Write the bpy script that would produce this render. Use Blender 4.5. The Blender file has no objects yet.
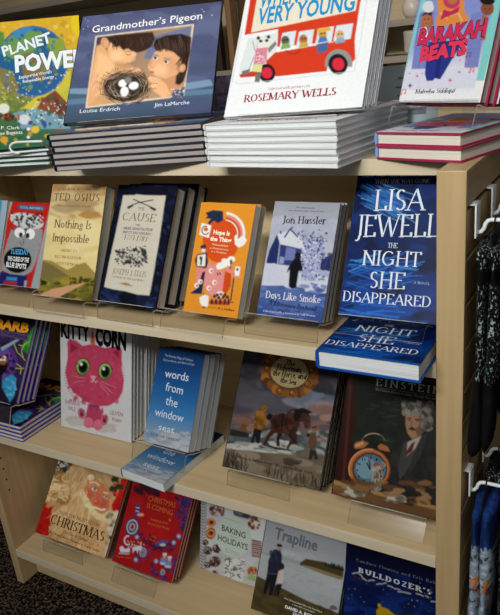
import bpy, bmesh, math, random
import numpy as np
from mathutils import Vector, Matrix

C = bpy.context.scene.collection
scn = bpy.context.scene
PI = math.pi

# ------------------------------------------------------------------ camera
cam_d = bpy.data.cameras.new('camera')
cam = bpy.data.objects.new('camera', cam_d)
C.objects.link(cam)
right = Vector((0.86592417, 0.49077931, -0.09649354))
up = Vector((-0.09613398, 0.35262724, 0.9308127))
fwd = Vector((-0.49084987, 0.79673691, -0.35252901))
m = Matrix((right, up, -fwd)).transposed().to_4x4()
m.translation = Vector((0.2304, -0.8639, 0.1622))
cam.matrix_world = m
cam_d.sensor_fit = 'VERTICAL'
cam_d.sensor_height = 36.0
cam_d.sensor_width = 36.0
cam_d.lens = 36.0 * 666.75 / 615.0
cam_d.clip_start = 0.02
scn.camera = cam

# ------------------------------------------------------------------ light
wd = bpy.data.worlds.new('store_air')
scn.world = wd
wd.use_nodes = True
wd.node_tree.nodes['Background'].inputs[0].default_value = (0.95, 0.97, 1.0, 1)
wd.node_tree.nodes['Background'].inputs[1].default_value = 0.18
CEIL = 1.22


def area(name, loc, sx, sy, power, rot=(0, 0, 0), col=(1.0, 0.985, 0.96)):
    l = bpy.data.lights.new(name, 'AREA')
    l.shape = 'RECTANGLE'
    l.size = sx
    l.size_y = sy
    l.energy = power
    l.color = col
    o = bpy.data.objects.new(name, l)
    o.location = loc
    o.rotation_euler = rot
    C.objects.link(o)
    return o


area('ceiling_panel_light', (0.3, -1.45, CEIL - .02), 1.6, 0.6, 15)
spot = area('added_shelf_spot', (-0.25, -1.9, CEIL - .06), 0.9, 0.25, 13.5)  # added unseen spot, aimed high so light fades toward the lower shelves
spot.rotation_euler = (Vector((-.4, 0, .32)) - spot.location).to_track_quat('-Z', 'Y').to_euler()
spot.data.spread = math.radians(80)
area('ceiling_panel_light', (-0.4, -3.2, CEIL - .02), 2.4, 0.6, 8)
area('ceiling_panel_light', (-0.6, 0.9, CEIL - .02), 1.2, 0.6, 5)
scn.view_settings.view_transform = 'Standard'
scn.view_settings.look = 'None'
scn.view_settings.gamma = 1.0
scn.view_settings.use_curve_mapping = False
scn.view_settings.exposure = 0.0


# ------------------------------------------------------------------ helpers
def lin(h):
    h = h.lstrip('#')
    if len(h) == 3:
        h = ''.join(c * 2 for c in h)
    o = []
    for i in (0, 2, 4):
        c = int(h[i:i + 2], 16) / 255.0
        o.append(c / 12.92 if c <= 0.04045 else ((c + 0.055) / 1.055) ** 2.4)
    return tuple(o)


def new_mat(name):
    m = bpy.data.materials.new(name)
    m.use_nodes = True
    nt = m.node_tree
    return m, nt, nt.nodes['Principled BSDF']


def noise_mat(name, c1, c2, scale=(20, 20, 20), detail=4, rough=0.5, bump=0.0, lo=.35, hi=.65, spec=.4, bscale=None, metallic=0.0):
    m, nt, b = new_mat(name)
    N = nt.nodes
    tc = N.new('ShaderNodeTexCoord')
    mp = N.new('ShaderNodeMapping')
    mp.inputs['Scale'].default_value = scale
    nz = N.new('ShaderNodeTexNoise')
    nz.inputs['Scale'].default_value = 1.0
    nz.inputs['Detail'].default_value = detail
    rp = N.new('ShaderNodeValToRGB')
    rp.color_ramp.elements[0].position = lo
    rp.color_ramp.elements[1].position = hi
    rp.color_ramp.elements[0].color = (*lin(c1), 1)
    rp.color_ramp.elements[1].color = (*lin(c2), 1)
    L = nt.links.new
    L(tc.outputs['Object'], mp.inputs[0])
    L(mp.outputs[0], nz.inputs[0])
    L(nz.outputs[0], rp.inputs[0])
    L(rp.outputs[0], b.inputs['Base Color'])
    b.inputs['Roughness'].default_value = rough
    b.inputs['Specular IOR Level'].default_value = spec
    b.inputs['Metallic'].default_value = metallic
    if bump:
        bp = N.new('ShaderNodeBump')
        bp.inputs['Strength'].default_value = bump
        bp.inputs['Distance'].default_value = 0.004
        L(nz.outputs[0], bp.inputs['Height'])
        L(bp.outputs[0], b.inputs['Normal'])
    return m


def wood_mat(name, c1, c2, axis, rough=0.45):
    s = [60, 60, 60]
    s[axis] = 2.5
    return noise_mat(name, c1, c2, tuple(s), 3, rough, 0.0, .25, .75, .35)


def print_mat(name, rough, spec):
    """ink on paper: the printed colours are stored on the cover's faces, with a little paper mottling"""
    m, nt, b = new_mat(name)
    N = nt.nodes
    at = N.new('ShaderNodeAttribute')
    at.attribute_name = 'ink'
    tc = N.new('ShaderNodeTexCoord')
    nz = N.new('ShaderNodeTexNoise')
    nz.inputs['Scale'].default_value = 220
    nz.inputs['Detail'].default_value = 3
    mr = N.new('ShaderNodeMapRange')
    mr.inputs['To Min'].default_value = 0.9
    mr.inputs['To Max'].default_value = 1.1
    mx = N.new('ShaderNodeMix')
    mx.data_type = 'RGBA'
    mx.blend_type = 'MULTIPLY'
    mx.inputs[0].default_value = 1.0
    L = nt.links.new
    L(tc.outputs['Object'], nz.inputs[0])
    L(nz.outputs[0], mr.inputs[0])
    L(at.outputs['Color'], mx.inputs[6])
    L(mr.outputs[0], mx.inputs[7])
    L(mx.outputs[2], b.inputs['Base Color'])
    b.inputs['Roughness'].default_value = rough
    b.inputs['Specular IOR Level'].default_value = spec
    return m


def page_mat(name, c1, c2):
    m, nt, b = new_mat(name)
    N = nt.nodes
    tc = N.new('ShaderNodeTexCoord')
    mp = N.new('ShaderNodeMapping')
    mp.inputs['Scale'].default_value = (3, 1400, 3)
    nz = N.new('ShaderNodeTexNoise')
    nz.inputs['Scale'].default_value = 1.0
    nz.inputs['Detail'].default_value = 2
    rp = N.new('ShaderNodeValToRGB')
    rp.color_ramp.elements[0].position = .3
    rp.color_ramp.elements[1].position = .6
    rp.color_ramp.elements[0].color = (*lin(c1), 1)
    rp.color_ramp.elements[1].color = (*lin(c2), 1)
    L = nt.links.new
    L(tc.outputs['Object'], mp.inputs[0])
    L(mp.outputs[0], nz.inputs[0])
    L(nz.outputs[0], rp.inputs[0])
    L(rp.outputs[0], b.inputs['Base Color'])
    b.inputs['Roughness'].default_value = .85
    b.inputs['Specular IOR Level'].default_value = .15
    return m


def acrylic_mat():
    m = bpy.data.materials.new('clear_acrylic')
    m.use_nodes = True
    nt = m.node_tree
    N = nt.nodes
    N.remove(N['Principled BSDF'])
    tr = N.new('ShaderNodeBsdfTransparent')
    nz = N.new('ShaderNodeTexNoise')
    nz.inputs['Scale'].default_value = 8
    rp = N.new('ShaderNodeValToRGB')
    rp.color_ramp.elements[0].color = (.94, .945, .94, 1)
    rp.color_ramp.elements[1].color = (.985, .985, .985, 1)
    gl = N.new('ShaderNodeBsdfGlossy')
    gl.inputs['Roughness'].default_value = .16
    lw = N.new('ShaderNodeLayerWeight')
    lw.inputs['Blend'].default_value = .12
    fr = N.new('ShaderNodeMath')
    fr.operation = 'MULTIPLY_ADD'
    fr.inputs[1].default_value = .3
    fr.inputs[2].default_value = .012
    nt.links.new(lw.outputs['Facing'], fr.inputs[0])
    mx = N.new('ShaderNodeMixShader')
    L = nt.links.new
    L(nz.outputs[0], rp.inputs[0])
    L(rp.outputs[0], tr.inputs[0])
    L(fr.outputs[0], mx.inputs[0])
    L(tr.outputs[0], mx.inputs[1])
    L(gl.outputs[0], mx.inputs[2])
    L(mx.outputs[0], N['Material Output'].inputs[0])
    return m


M = {}
M['wood_x'] = wood_mat('maple_laminate_across', 'c4ab80', 'd4bd94', 0)
M['wood_z'] = wood_mat('maple_laminate_upright', 'af9467', 'c1a87d', 2)
M['wood_back'] = wood_mat('maple_laminate_back', 'cdb88c', 'dcc89c', 0)
M['edge'] = wood_mat('pale_edge_banding', 'c9bb9c', 'd8cbb0', 0)
M['side'] = wood_mat('slatwall_laminate', 'a88a5c', 'b89a6c', 1)
M['dark'] = noise_mat('dark_groove', '17120d', '241c14', (40, 40, 40))
M['carpet'] = noise_mat('speckled_dark_carpet', '050403', '6a584a', (190, 190, 190), 2, .95, 0.6, .47, .68, .1)
M['wall'] = noise_mat('painted_wall', '6e6255', '7b6f61', (3, 3, 3), 3, .8)
M['gloss'] = print_mat('glossy_print', .36, .07)
M['matte'] = print_mat('matte_print', .65, .08)
M['pages'] = page_mat('cream_page_edges', 'b9b3a2', 'dcd7c8')
M['pages_grey'] = page_mat('grey_page_edges', '7f7873', 'aaa29c')
M['pages_white'] = page_mat('white_page_edges', 'b6bbbb', 'dfe3e2')
M['acrylic'] = acrylic_mat()
M['acrylic_edge'] = noise_mat('polished_acrylic_edge', 'a9a294', 'c9c4b8', (40, 40, 40), 2, .25)
M['white_metal'] = noise_mat('white_powder_coat', 'd5dcda', 'e2e8e6', (30, 30, 30), 3, .35)
M['bcase'] = wood_mat('brown_bookcase_wood', '7a5b3c', '8f6c48', 2)
M['bcase_grey'] = wood_mat('taupe_shelf_wood', '8e8071', 'a09283', 0)


def tag(o, label=None, cat=None, group=None, kind=None):
    if label:
        o['label'] = label
    if cat:
        o['category'] = cat
    if group:
        o['group'] = group
    if kind:
        o['kind'] = kind
    return o


def empty(name, loc=(0, 0, 0), rot=(0, 0, 0)):
    o = bpy.data.objects.new(name, None)
    o.empty_display_size = .02
    o.location = loc
    o.rotation_euler = rot
    C.objects.link(o)
    return o


def link(name, bm, mats, parent=None, smooth=False):
    me = bpy.data.meshes.new(name)
    bm.to_mesh(me)
    bm.free()
    for mm in (mats if isinstance(mats, (list, tuple)) else [mats]):
        me.materials.append(mm)
    if smooth:
        for p in me.polygons:
            p.use_smooth = True
    o = bpy.data.objects.new(name, me)
    C.objects.link(o)
    if parent:
        o.parent = parent
    return o


def bx(bm, x0, x1, y0, y1, z0, z1, bev=0.0, mi=0):
    v = [bm.verts.new((x, y, z)) for x in (x0, x1) for y in (y0, y1) for z in (z0, z1)]
    fs = []
    for q in ((0, 1, 3, 2), (4, 6, 7, 5), (0, 4, 5, 1), (2, 3, 7, 6), (0, 2, 6, 4), (1, 5, 7, 3)):
        f = bm.faces.new([v[i] for i in q])
        f.material_index = mi
        fs.append(f)
    if bev:
        es = list({e for f in fs for e in f.edges})
        bmesh.ops.bevel(bm, geom=es, offset=bev, segments=2, affect='EDGES', profile=.5)
    return bm


def box(name, x0, x1, y0, y1, z0, z1, mat, parent=None, bev=0.0015):
    bm = bmesh.new()
    bx(bm, x0, x1, y0, y1, z0, z1, bev)
    bmesh.ops.recalc_face_normals(bm, faces=bm.faces)
    return link(name, bm, mat, parent)


def tube(bm, pts, r, n=10, close=True):
    pts = [Vector(p) for p in pts]
    rs = r if isinstance(r, (list, tuple)) else [r] * len(pts)
    rings = []
    ref = Vector((0, 0, 1))
    for i, p in enumerate(pts):
        a = pts[max(i - 1, 0)]
        b = pts[min(i + 1, len(pts) - 1)]
        t = (b - a).normalized()
        if abs(t.dot(ref)) > .95:
            ref = Vector((0, 1, 0)) if abs(t.y) < .9 else Vector((1, 0, 0))
        u = t.cross(ref).normalized()
        w = u.cross(t)
        ref = w
        rings.append([bm.verts.new(p + (u * math.cos(2 * PI * k / n) + w * math.sin(2 * PI * k / n)) * rs[i]) for k in range(n)])
    for a, b in zip(rings, rings[1:]):
        for k in range(n):
            bm.faces.new((a[k], a[(k + 1) % n], b[(k + 1) % n], b[k]))
    if close:
        bm.faces.new(rings[0])
        bm.faces.new(rings[-1][::-1])
    bmesh.ops.recalc_face_normals(bm, faces=bm.faces)
    return bm


# ------------------------------------------------------------------ lettering
def serif_table():
    T = """A .8 S.06,0,.4,1 S.74,0,.4,1 D.2,.35,.6,.35
B .68 V.14,0,.14,1 A.3,.75,.26,.25,90,-90 D.14,1,.3,1 D.14,.5,.34,.5 A.34,.25,.28,.25,90,-90 D.14,0,.34,0
C .76 A.42,.5,.36,.5,45,315
D .8 V.14,0,.14,1 D.14,1,.34,1 D.14,0,.34,0 A.34,.5,.38,.5,90,-90
E .66 V.14,0,.14,1 D.14,.97,.56,.97 D.14,.52,.45,.52 D.14,.03,.58,.03 D.56,1,.56,.8 D.58,0,.58,.2
F .62 V.14,0,.14,1 D.14,.97,.56,.97 D.14,.52,.45,.52 D.56,1,.56,.8
G .84 A.42,.5,.36,.5,45,320 D.7,.42,.7,.1 D.52,.42,.8,.42
H .84 V.16,0,.16,1 V.68,0,.68,1 D.16,.52,.68,.52
I .32 V.16,0,.16,1
J .42 S.28,1,.28,.05 A.12,.05,.16,.25,0,-120
K .76 V.14,0,.14,1 S.64,1,.14,.42 S.7,0,.3,.55
L .62 V.14,0,.14,1 D.14,.03,.56,.03 D.56,0,.56,.22
M 1. V.14,0,.16,1 D.16,1,.49,.05 D.49,.05,.82,1 V.86,0,.84,1
N .86 V.14,0,.14,1 D.14,1,.72,0 V.72,0,.72,1
O .84 A.42,.5,.36,.5,0,360
P .66 V.14,0,.14,1 A.3,.73,.3,.27,90,-90 D.14,1,.3,1 D.14,.46,.3,.46
Q .84 A.42,.5,.36,.5,0,360 D.5,.2,.8,-.15
R .74 V.14,0,.14,1 A.3,.73,.3,.27,90,-90 D.14,1,.3,1 D.14,.46,.3,.46 S.7,0,.34,.46
S .56 A.28,.74,.2,.25,40,270 A.28,.25,.22,.25,90,-140
T .68 S.34,0,.34,1 D.04,.97,.64,.97 D.05,1,.05,.8 D.63,1,.63,.8
U .82 S.16,1,.16,.3 A.41,.3,.25,.3,180,360 S.66,1,.66,.3
V .78 S.06,1,.4,0 S.74,1,.4,0
W 1.1 S.05,1,.33,0 D.33,0,.55,.9 D.55,.9,.77,0 S1.05,1,.77,0
X .76 V.08,1,.68,0 V.68,1,.08,0
Y .74 S.05,1,.38,.5 S.7,1,.38,.5 S.38,0,.38,.5
Z .68 D.08,.97,.6,.97 D.6,.97,.08,.03 D.08,.03,.6,.03
1 .4 V.2,0,.2,1 D.2,1,.06,.85
3 .52 A.25,.75,.2,.25,130,-90 A.25,.25,.22,.25,90,-130
5 .54 D.12,.97,.48,.97 D.12,1,.1,.55 A.25,.3,.24,.3,120,-130
7 .52 D.05,.97,.5,.97 D.5,1,.2,0
8 .56 A.28,.75,.18,.25,0,360 A.28,.25,.22,.25,0,360
a .56 A.26,.3,.2,.3,0,360 S.46,0,.46,.6
b .6 D.12,1,.12,0 A.32,.31,.22,.31,0,360
c .52 A.3,.32,.22,.32,45,315
d .62 V.5,0,.5,1 A.3,.31,.2,.31,0,360
e .56 A.3,.32,.22,.32,0,315 D.1,.34,.5,.34
f .36 S.16,0,.16,.8 A.32,.8,.16,.2,180,60 D.02,.62,.34,.62
g .54 A.28,.38,.18,.24,0,360 A.28,-.1,.2,.16,0,360
h .64 V.12,0,.12,1 A.32,.38,.2,.26,180,0 S.52,0,.52,.38
i .28 V.14,0,.14,.64 O.14,.9
j .28 S.16,.64,.16,-.1 A.04,-.1,.12,.16,0,-120 O.16,.9
k .56 V.12,0,.12,1 S.42,.64,.12,.26 S.48,0,.22,.36
l .28 V.14,0,.14,1
m .88 V.12,0,.12,.64 A.28,.42,.16,.22,180,0 S.44,0,.44,.42 A.6,.42,.16,.22,180,0 S.76,0,.76,.42
n .64 V.12,0,.12,.64 A.32,.4,.2,.24,180,0 S.52,0,.52,.4
o .6 A.3,.32,.24,.32,0,360
p .6 V.12,-.3,.12,.64 A.32,.31,.22,.31,0,360
q .6 V.5,-.3,.5,.64 A.3,.31,.22,.31,0,360
r .46 V.12,0,.12,.64 A.3,.45,.18,.2,180,50
s .44 A.22,.48,.15,.16,40,270 A.22,.16,.17,.16,90,-140
t .38 D.18,.85,.18,.1 A.3,.1,.12,.1,180,320 D.03,.62,.36,.62
u .64 S.12,.64,.12,.2 A.3,.2,.18,.2,180,360 V.5,0,.5,.64
v .56 S.06,.64,.28,0 S.5,.64,.28,0
w .82 S.05,.64,.24,0 D.24,0,.41,.6 D.41,.6,.58,0 S.77,.64,.58,0
x .54 V.08,.64,.46,0 V.46,.64,.08,0
y .56 S.06,.64,.28,0 S.5,.64,.16,-.28
z .5 D.08,.62,.42,.62 D.42,.62,.08,.02 D.08,.02,.42,.02
. .22 O.1,.06
, .22 D.12,.08,.06,-.16
' .2 D.11,1,.08,.76
- .36 D.06,.36,.3,.36
& .7 A.3,.75,.17,.24,0,360 A.28,.27,.24,.27,60,360 D.2,.6,.64,0"""
    d = {}
    for ln in T.split('\n'):
        p = ln.split(' ')
        ops = []
        for s in p[2:]:
            ops.append((s[0], [float(v) for v in s[1:].split(',')]))
        d[p[0]] = (float(p[1]), ops)
    return d


SERIF = serif_table()


def quad(a, b, wd):
    dx, dy = b[0] - a[0], b[1] - a[1]
    l = math.hypot(dx, dy) or 1e-6
    nx, ny = -dy / l * wd / 2, dx / l * wd / 2
    return [(a[0] + nx, a[1] + ny), (a[0] - nx, a[1] - ny), (b[0] - nx, b[1] - ny), (b[0] + nx, b[1] + ny)]


def serif_text(s, thick=.15, thin=.06, track=0.0):
    polys = []
    X = 0.0
    for ch in s:
        if ch == ' ':
            X += .34 + track
            continue
        if ch not in SERIF:
            ch = ch.upper() if ch.upper() in SERIF else '-'
        adv, ops = SERIF[ch]
        for op, v in ops:
            if op == 'A':
                cx, cy, rx, ry, a0, a1 = v
                n = max(4, int(abs(a1 - a0) / 24))
                pr = None
                rx -= thick * .3
                ry -= thin * .4
                for i in range(n + 1):
                    a = math.radians(a0 + (a1 - a0) * i / n)
                    p = (X + cx + rx * math.cos(a), cy + ry * math.sin(a), thin + (thick - thin) * abs(math.cos(a)))
                    if pr:
                        dx, dy = p[0] - pr[0], p[1] - pr[1]
                        l = math.hypot(dx, dy) or 1e-6
                        n0 = (-dy / l, dx / l)
                        polys.append([(pr[0] + n0[0] * pr[2] / 2, pr[1] + n0[1] * pr[2] / 2), (pr[0] - n0[0] * pr[2] / 2, pr[1] - n0[1] * pr[2] / 2),
                                      (p[0] - n0[0] * p[2] / 2, p[1] - n0[1] * p[2] / 2), (p[0] + n0[0] * p[2] / 2, p[1] + n0[1] * p[2] / 2)])
                    pr = p
            elif op == 'O':
                polys.append([(X + v[0] + .09 * math.cos(k * PI / 3), v[1] + .09 * math.sin(k * PI / 3)) for k in range(6)])
            else:
                a, b = (X + v[0], v[1]), (X + v[2], v[3])
                dx, dy = b[0] - a[0], b[1] - a[1]
                l = math.hypot(dx, dy)
                wd = thin if abs(dy) / l < .3 else (thin * 1.1 if dx * dy > 0 and abs(dx) > .1 else thick)
                polys.append(quad(a, b, wd))
                for e, ok in ((a, op in 'VS'), (b, op == 'V')):
                    if ok:
                        polys.append(quad((e[0] - thick * .5 - .07, e[1]), (e[0] + thick * .5 + .07, e[1]), thin * .9))
        X += adv + track
    return polys, X


_cap = [None]


def sans_text(s, bold=0.0):
    cu = bpy.data.curves.new('t', 'FONT')
    cu.body = s
    cu.size = 1.0
    cu.resolution_u = 2
    cu.offset = bold
    ob = bpy.data.objects.new('t', cu)
    me = bpy.data.meshes.new_from_object(ob)
    vs = [(v.co.x, v.co.y) for v in me.vertices]
    polys = [[vs[i] for i in p.vertices] for p in me.polygons]
    bpy.data.objects.remove(ob)
    bpy.data.curves.remove(cu)
    bpy.data.meshes.remove(me)
    if _cap[0] is None and s != 'H':
        sans_text('H')
    if s == 'H':
        _cap[0] = max(v[1] for v in vs)
    polys = [[(x / _cap[0], y / _cap[0]) for x, y in p] for p in polys]
    x0 = min(x for p in polys for x, y in p)
    x1 = max(x for p in polys for x, y in p)
    return [[(x - x0, y) for x, y in p] for p in polys], x1 - x0


def homography(src, dst):
    A = []
    for (x, y), (u, v) in zip(src, dst):
        A.append([x, y, 1, 0, 0, 0, -u * x, -u * y, u])
        A.append([0, 0, 0, x, y, 1, -v * x, -v * y, v])
    n = 8
    for i in range(n):
        p = max(range(i, n), key=lambda r: abs(A[r][i]))
        A[i], A[p] = A[p], A[i]
        for r in range(n):
            if r != i:
                f = A[r][i] / A[i][i]
                for c in range(i, n + 1):
                    A[r][c] -= f * A[i][c]
    return [A[i][n] / A[i][i] for i in range(n)] + [1.0]


class Art:
    """printed artwork of one cover. Shapes are painted onto a fine grid of ink colours (stored on the cover mesh's
    vertices), lettering is laid over it as thin shapes; everything in the cover's own width and height (metres)"""
    LAY = 2.5e-5

    def __init__(s, w, h, corners, view=(0, 0, 1), k=1.0, gam=1.12):
        s.w, s.h, s.k, s.gam = w, h, k, gam
        s.ox, s.oy, s.s = view
        s.H = homography(corners, [(0, h), (w, h), (w, 0), (0, 0)])
        d = lambda a, b: math.hypot(a[0] - b[0], a[1] - b[1])
        pw = max(d(corners[0], corners[1]), d(corners[2], corners[3]))
        ph = max(d(corners[0], corners[3]), d(corners[1], corners[2]))
        s.nx, s.ny = int(pw * 1.5) + 2, int(ph * 1.5) + 2
        s.buf = np.full((s.ny, s.nx, 3), .5)
        s.polys = []          # lettering: (verts2d, colour, layer)
        s.lay = 0

    def m(s, p):
        x, y = s.ox + p[0] / s.s, s.oy + p[1] / s.s
        H = s.H
        d = H[6] * x + H[7] * y + 1
        return ((H[0] * x + H[1] * y + H[2]) / d, (H[3] * x + H[4] * y + H[5]) / d)

    def col(s, c):
        if isinstance(c, str):
            c = lin(c)
        return tuple(min(v ** s.gam * s.k, .88) for v in c)

    def cells(s, pts):
        return [(u / s.w * (s.nx - 1), (1 - v / s.h) * (s.ny - 1)) for u, v in pts]

    def fill(s, pts, cols, soft=.6, alpha=1.0):
        """paint one shape; pts in metres"""
        P = s.cells(pts)
        pad = int(soft * 2.5) + 2
        x0 = max(int(min(p[0] for p in P)) - pad, -pad)
        x1 = min(int(max(p[0] for p in P)) + pad + 1, s.nx + pad)
        y0 = max(int(min(p[1] for p in P)) - pad, -pad)
        y1 = min(int(max(p[1] for p in P)) + pad + 1, s.ny + pad)
        if x1 - x0 < 2 or y1 - y0 < 2:
            return
        Q = 3
        xs = x0 + (np.arange((x1 - x0) * Q) + .5) / Q - .5
        ys = y0 + (np.arange((y1 - y0) * Q) + .5) / Q - .5
        X, Y = xs[None, :], ys[:, None]
        ins = np.zeros((len(ys), len(xs)), bool)
        for i in range(len(P)):
            ax, ay = P[i - 1]
            bx_, by = P[i]
            if ay == by:
                continue
            hit = (ay > Y) != (by > Y)
            ins ^= hit & (X < ax + (bx_ - ax) * (Y - ay) / (by - ay))
        mk = ins.astype(float).reshape(y1 - y0, Q, x1 - x0, Q).mean((1, 3))
        if soft > .25:
            r = int(soft * 2.5) + 1
            g = np.exp(-.5 * (np.arange(-r, r + 1) / soft) ** 2)
            g /= g.sum()
            for axis in (0, 1):
                mk = np.apply_along_axis(lambda v: np.convolve(v, g, 'same') if len(v) >= len(g) else v, axis, mk)
        cx0, cx1, cy0, cy1 = max(x0, 0), min(x1, s.nx), max(y0, 0), min(y1, s.ny)
        if cx1 <= cx0 or cy1 <= cy0:
            return
        mk = (mk * alpha)[cy0 - y0:cy1 - y0, cx0 - x0:cx1 - x0, None]
        if len(set(cols)) == 1:
            c = np.array(cols[0])
        else:
            gx, gy = np.meshgrid(np.arange(cx0, cx1), np.arange(cy0, cy1))
            wsum, acc = 0, 0
            for p, cc in zip(P, cols):
                wt = 1 / ((gx - p[0]) ** 2 + (gy - p[1]) ** 2 + 1.)
                wsum = wsum + wt
                acc = acc + wt[..., None] * np.array(cc)
            c = acc / wsum[..., None]
        reg = s.buf[cy0:cy1, cx0:cx1]
        s.buf[cy0:cy1, cx0:cx1] = reg * (1 - mk) + c * mk

    def raw(s, pts, c):
        """lettering: clip to the cover and store"""
        P = pts
        for ax, lim, sg in ((0, 0, 1), (0, s.w, -1), (1, 0, 1), (1, s.h, -1)):
            Q = []
            for i in range(len(P)):
                a, b = P[i - 1], P[i]
                da, db = (a[ax] - lim) * sg, (b[ax] - lim) * sg
                if (da < 0) != (db < 0):
                    t = da / (da - db)
                    Q.append((a[0] + (b[0] - a[0]) * t, a[1] + (b[1] - a[1]) * t))
                if db >= 0:
                    Q.append(b)
            P = Q
            if len(P) < 3:
                return
        ar = sum(P[i - 1][0] * P[i][1] - P[i][0] * P[i - 1][1] for i in range(len(P)))
        if abs(ar) < 1e-9:
            return
        s.polys.append((P[::-1] if ar < 0 else P, c, s.lay))

    def bg(s, *cols):
        """vertical stops, top to bottom"""
        if len(cols) == 1:
            cols = (cols[0], cols[0])
        cs = np.array([s.col(c) for c in cols])
        t = np.linspace(0, len(cols) - 1, s.ny)
        for ch in range(3):
            s.buf[:, :, ch] = np.interp(t, np.arange(len(cols)), cs[:, ch])[:, None]

    def p(s, pts, c, soft=.6, alpha=1.0):
        cs = [s.col(x) for x in c] if isinstance(c, list) else [s.col(c)] * len(pts)
        s.fill([s.m(q) for q in pts], cs, soft, alpha)

    def uv(s, pts, c):
        """shape in fractions of the cover"""
        s.fill([(u * s.w, v * s.h) for u, v in pts], [s.col(c)] * len(pts))

    def e(s, cx, cy, rx, ry, c, rot=0, a0=0, a1=360, n=20, soft=.6, alpha=1.0):
        r = math.radians(rot)
        pts = []
        full = abs(a1 - a0) >= 360
        for i in range(n if full else n + 1):
            a = math.radians(a0 + (a1 - a0) * i / n)
            x, y = rx * math.cos(a), -ry * math.sin(a)
            pts.append((cx + x * math.cos(r) - y * math.sin(r), cy + x * math.sin(r) + y * math.cos(r)))
        s.p(pts, c, soft, alpha)

    def l(s, pts, wd, c, soft=.45, alpha=1.0):
        for a, b in zip(pts, pts[1:]):
            s.p(quad(a, b, wd), c, soft, alpha)

    def arc(s, cx, cy, rx, ry, a0, a1, wd, c, n=14, rot=0):
        r = math.radians(rot)
        L, R_ = [], []
        for i in range(n + 1):
            a = math.radians(a0 + (a1 - a0) * i / n)
            for d, o in ((wd / 2, L), (-wd / 2, R_)):
                x, y = (rx + d) * math.cos(a), -(ry + d) * math.sin(a)
                o.append((cx + x * math.cos(r) - y * math.sin(r), cy + x * math.sin(r) + y * math.cos(r)))
        for i in range(n):
            s.p([L[i], L[i + 1], R_[i + 1], R_[i]], c, .4)

    def blobs(s, seed, n, area, r, cols, el=1.0, rot=None, soft=.14, alpha=.8):
        R = random.Random(seed)
        for i in range(n):
            x, y = R.uniform(area[0], area[2]), R.uniform(area[1], area[3])
            q = R.uniform(*r)
            k = 8
            ro = R.uniform(0, 6.28) if rot is None else math.radians(rot + R.uniform(-15, 15))
            c = R.choice(cols)
            pts = []
            for j in range(k):
                a = 2 * PI * j / k
                u, v = q * el * math.cos(a) * R.uniform(.75, 1.2), q * math.sin(a) * R.uniform(.75, 1.2)
                pts.append((x + u * math.cos(ro) - v * math.sin(ro), y + u * math.sin(ro) + v * math.cos(ro)))
            s.p(pts, c, max(.35, soft * q / s.s * 1.5), alpha)

    def t(s, txt, a, b, cap, c, font='s', bold=0.0, shear=0.0, jit=0.0, thick=.15, thin=.06, track=0.0, out=None, ow=0.0):
        """one line of lettering, baseline from a to b"""
        if out:
            s._t(txt, a, b, cap, out, font, bold + ow, shear, jit, thick + ow * 2.2, thin + ow * 2.2, track)
        s._t(txt, a, b, cap, c, font, bold, shear, jit, thick, thin, track)

    def _t(s, txt, a, b, cap, c, font, bold, shear, jit, thick, thin, track):
        s.lay += 1
        P, W = serif_text(txt, thick, thin, track) if font == 'r' else sans_text(txt, bold)
        A, B = s.m(a), s.m(b)
        D = s.m((a[0], a[1] - cap))
        hh = math.hypot(D[0] - A[0], D[1] - A[1])
        hh = abs(D[1] - A[1]) if abs(D[1] - A[1]) > .5 * hh else hh
        ln = math.hypot(B[0] - A[0], B[1] - A[1])
        ux, uy = (B[0] - A[0]) / ln, (B[1] - A[1]) / ln
        sx = ln / W
        cc = s.col(c)
        for q in P:
            o = []
            for x, y in q:
                if jit:
                    y = y + jit * math.sin(x * 5.3)
                X, Y = x * sx + shear * y * hh, y * hh
                o.append((A[0] + X * ux - Y * uy, A[1] + X * uy + Y * ux))
            s.raw(o, cc)


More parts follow.
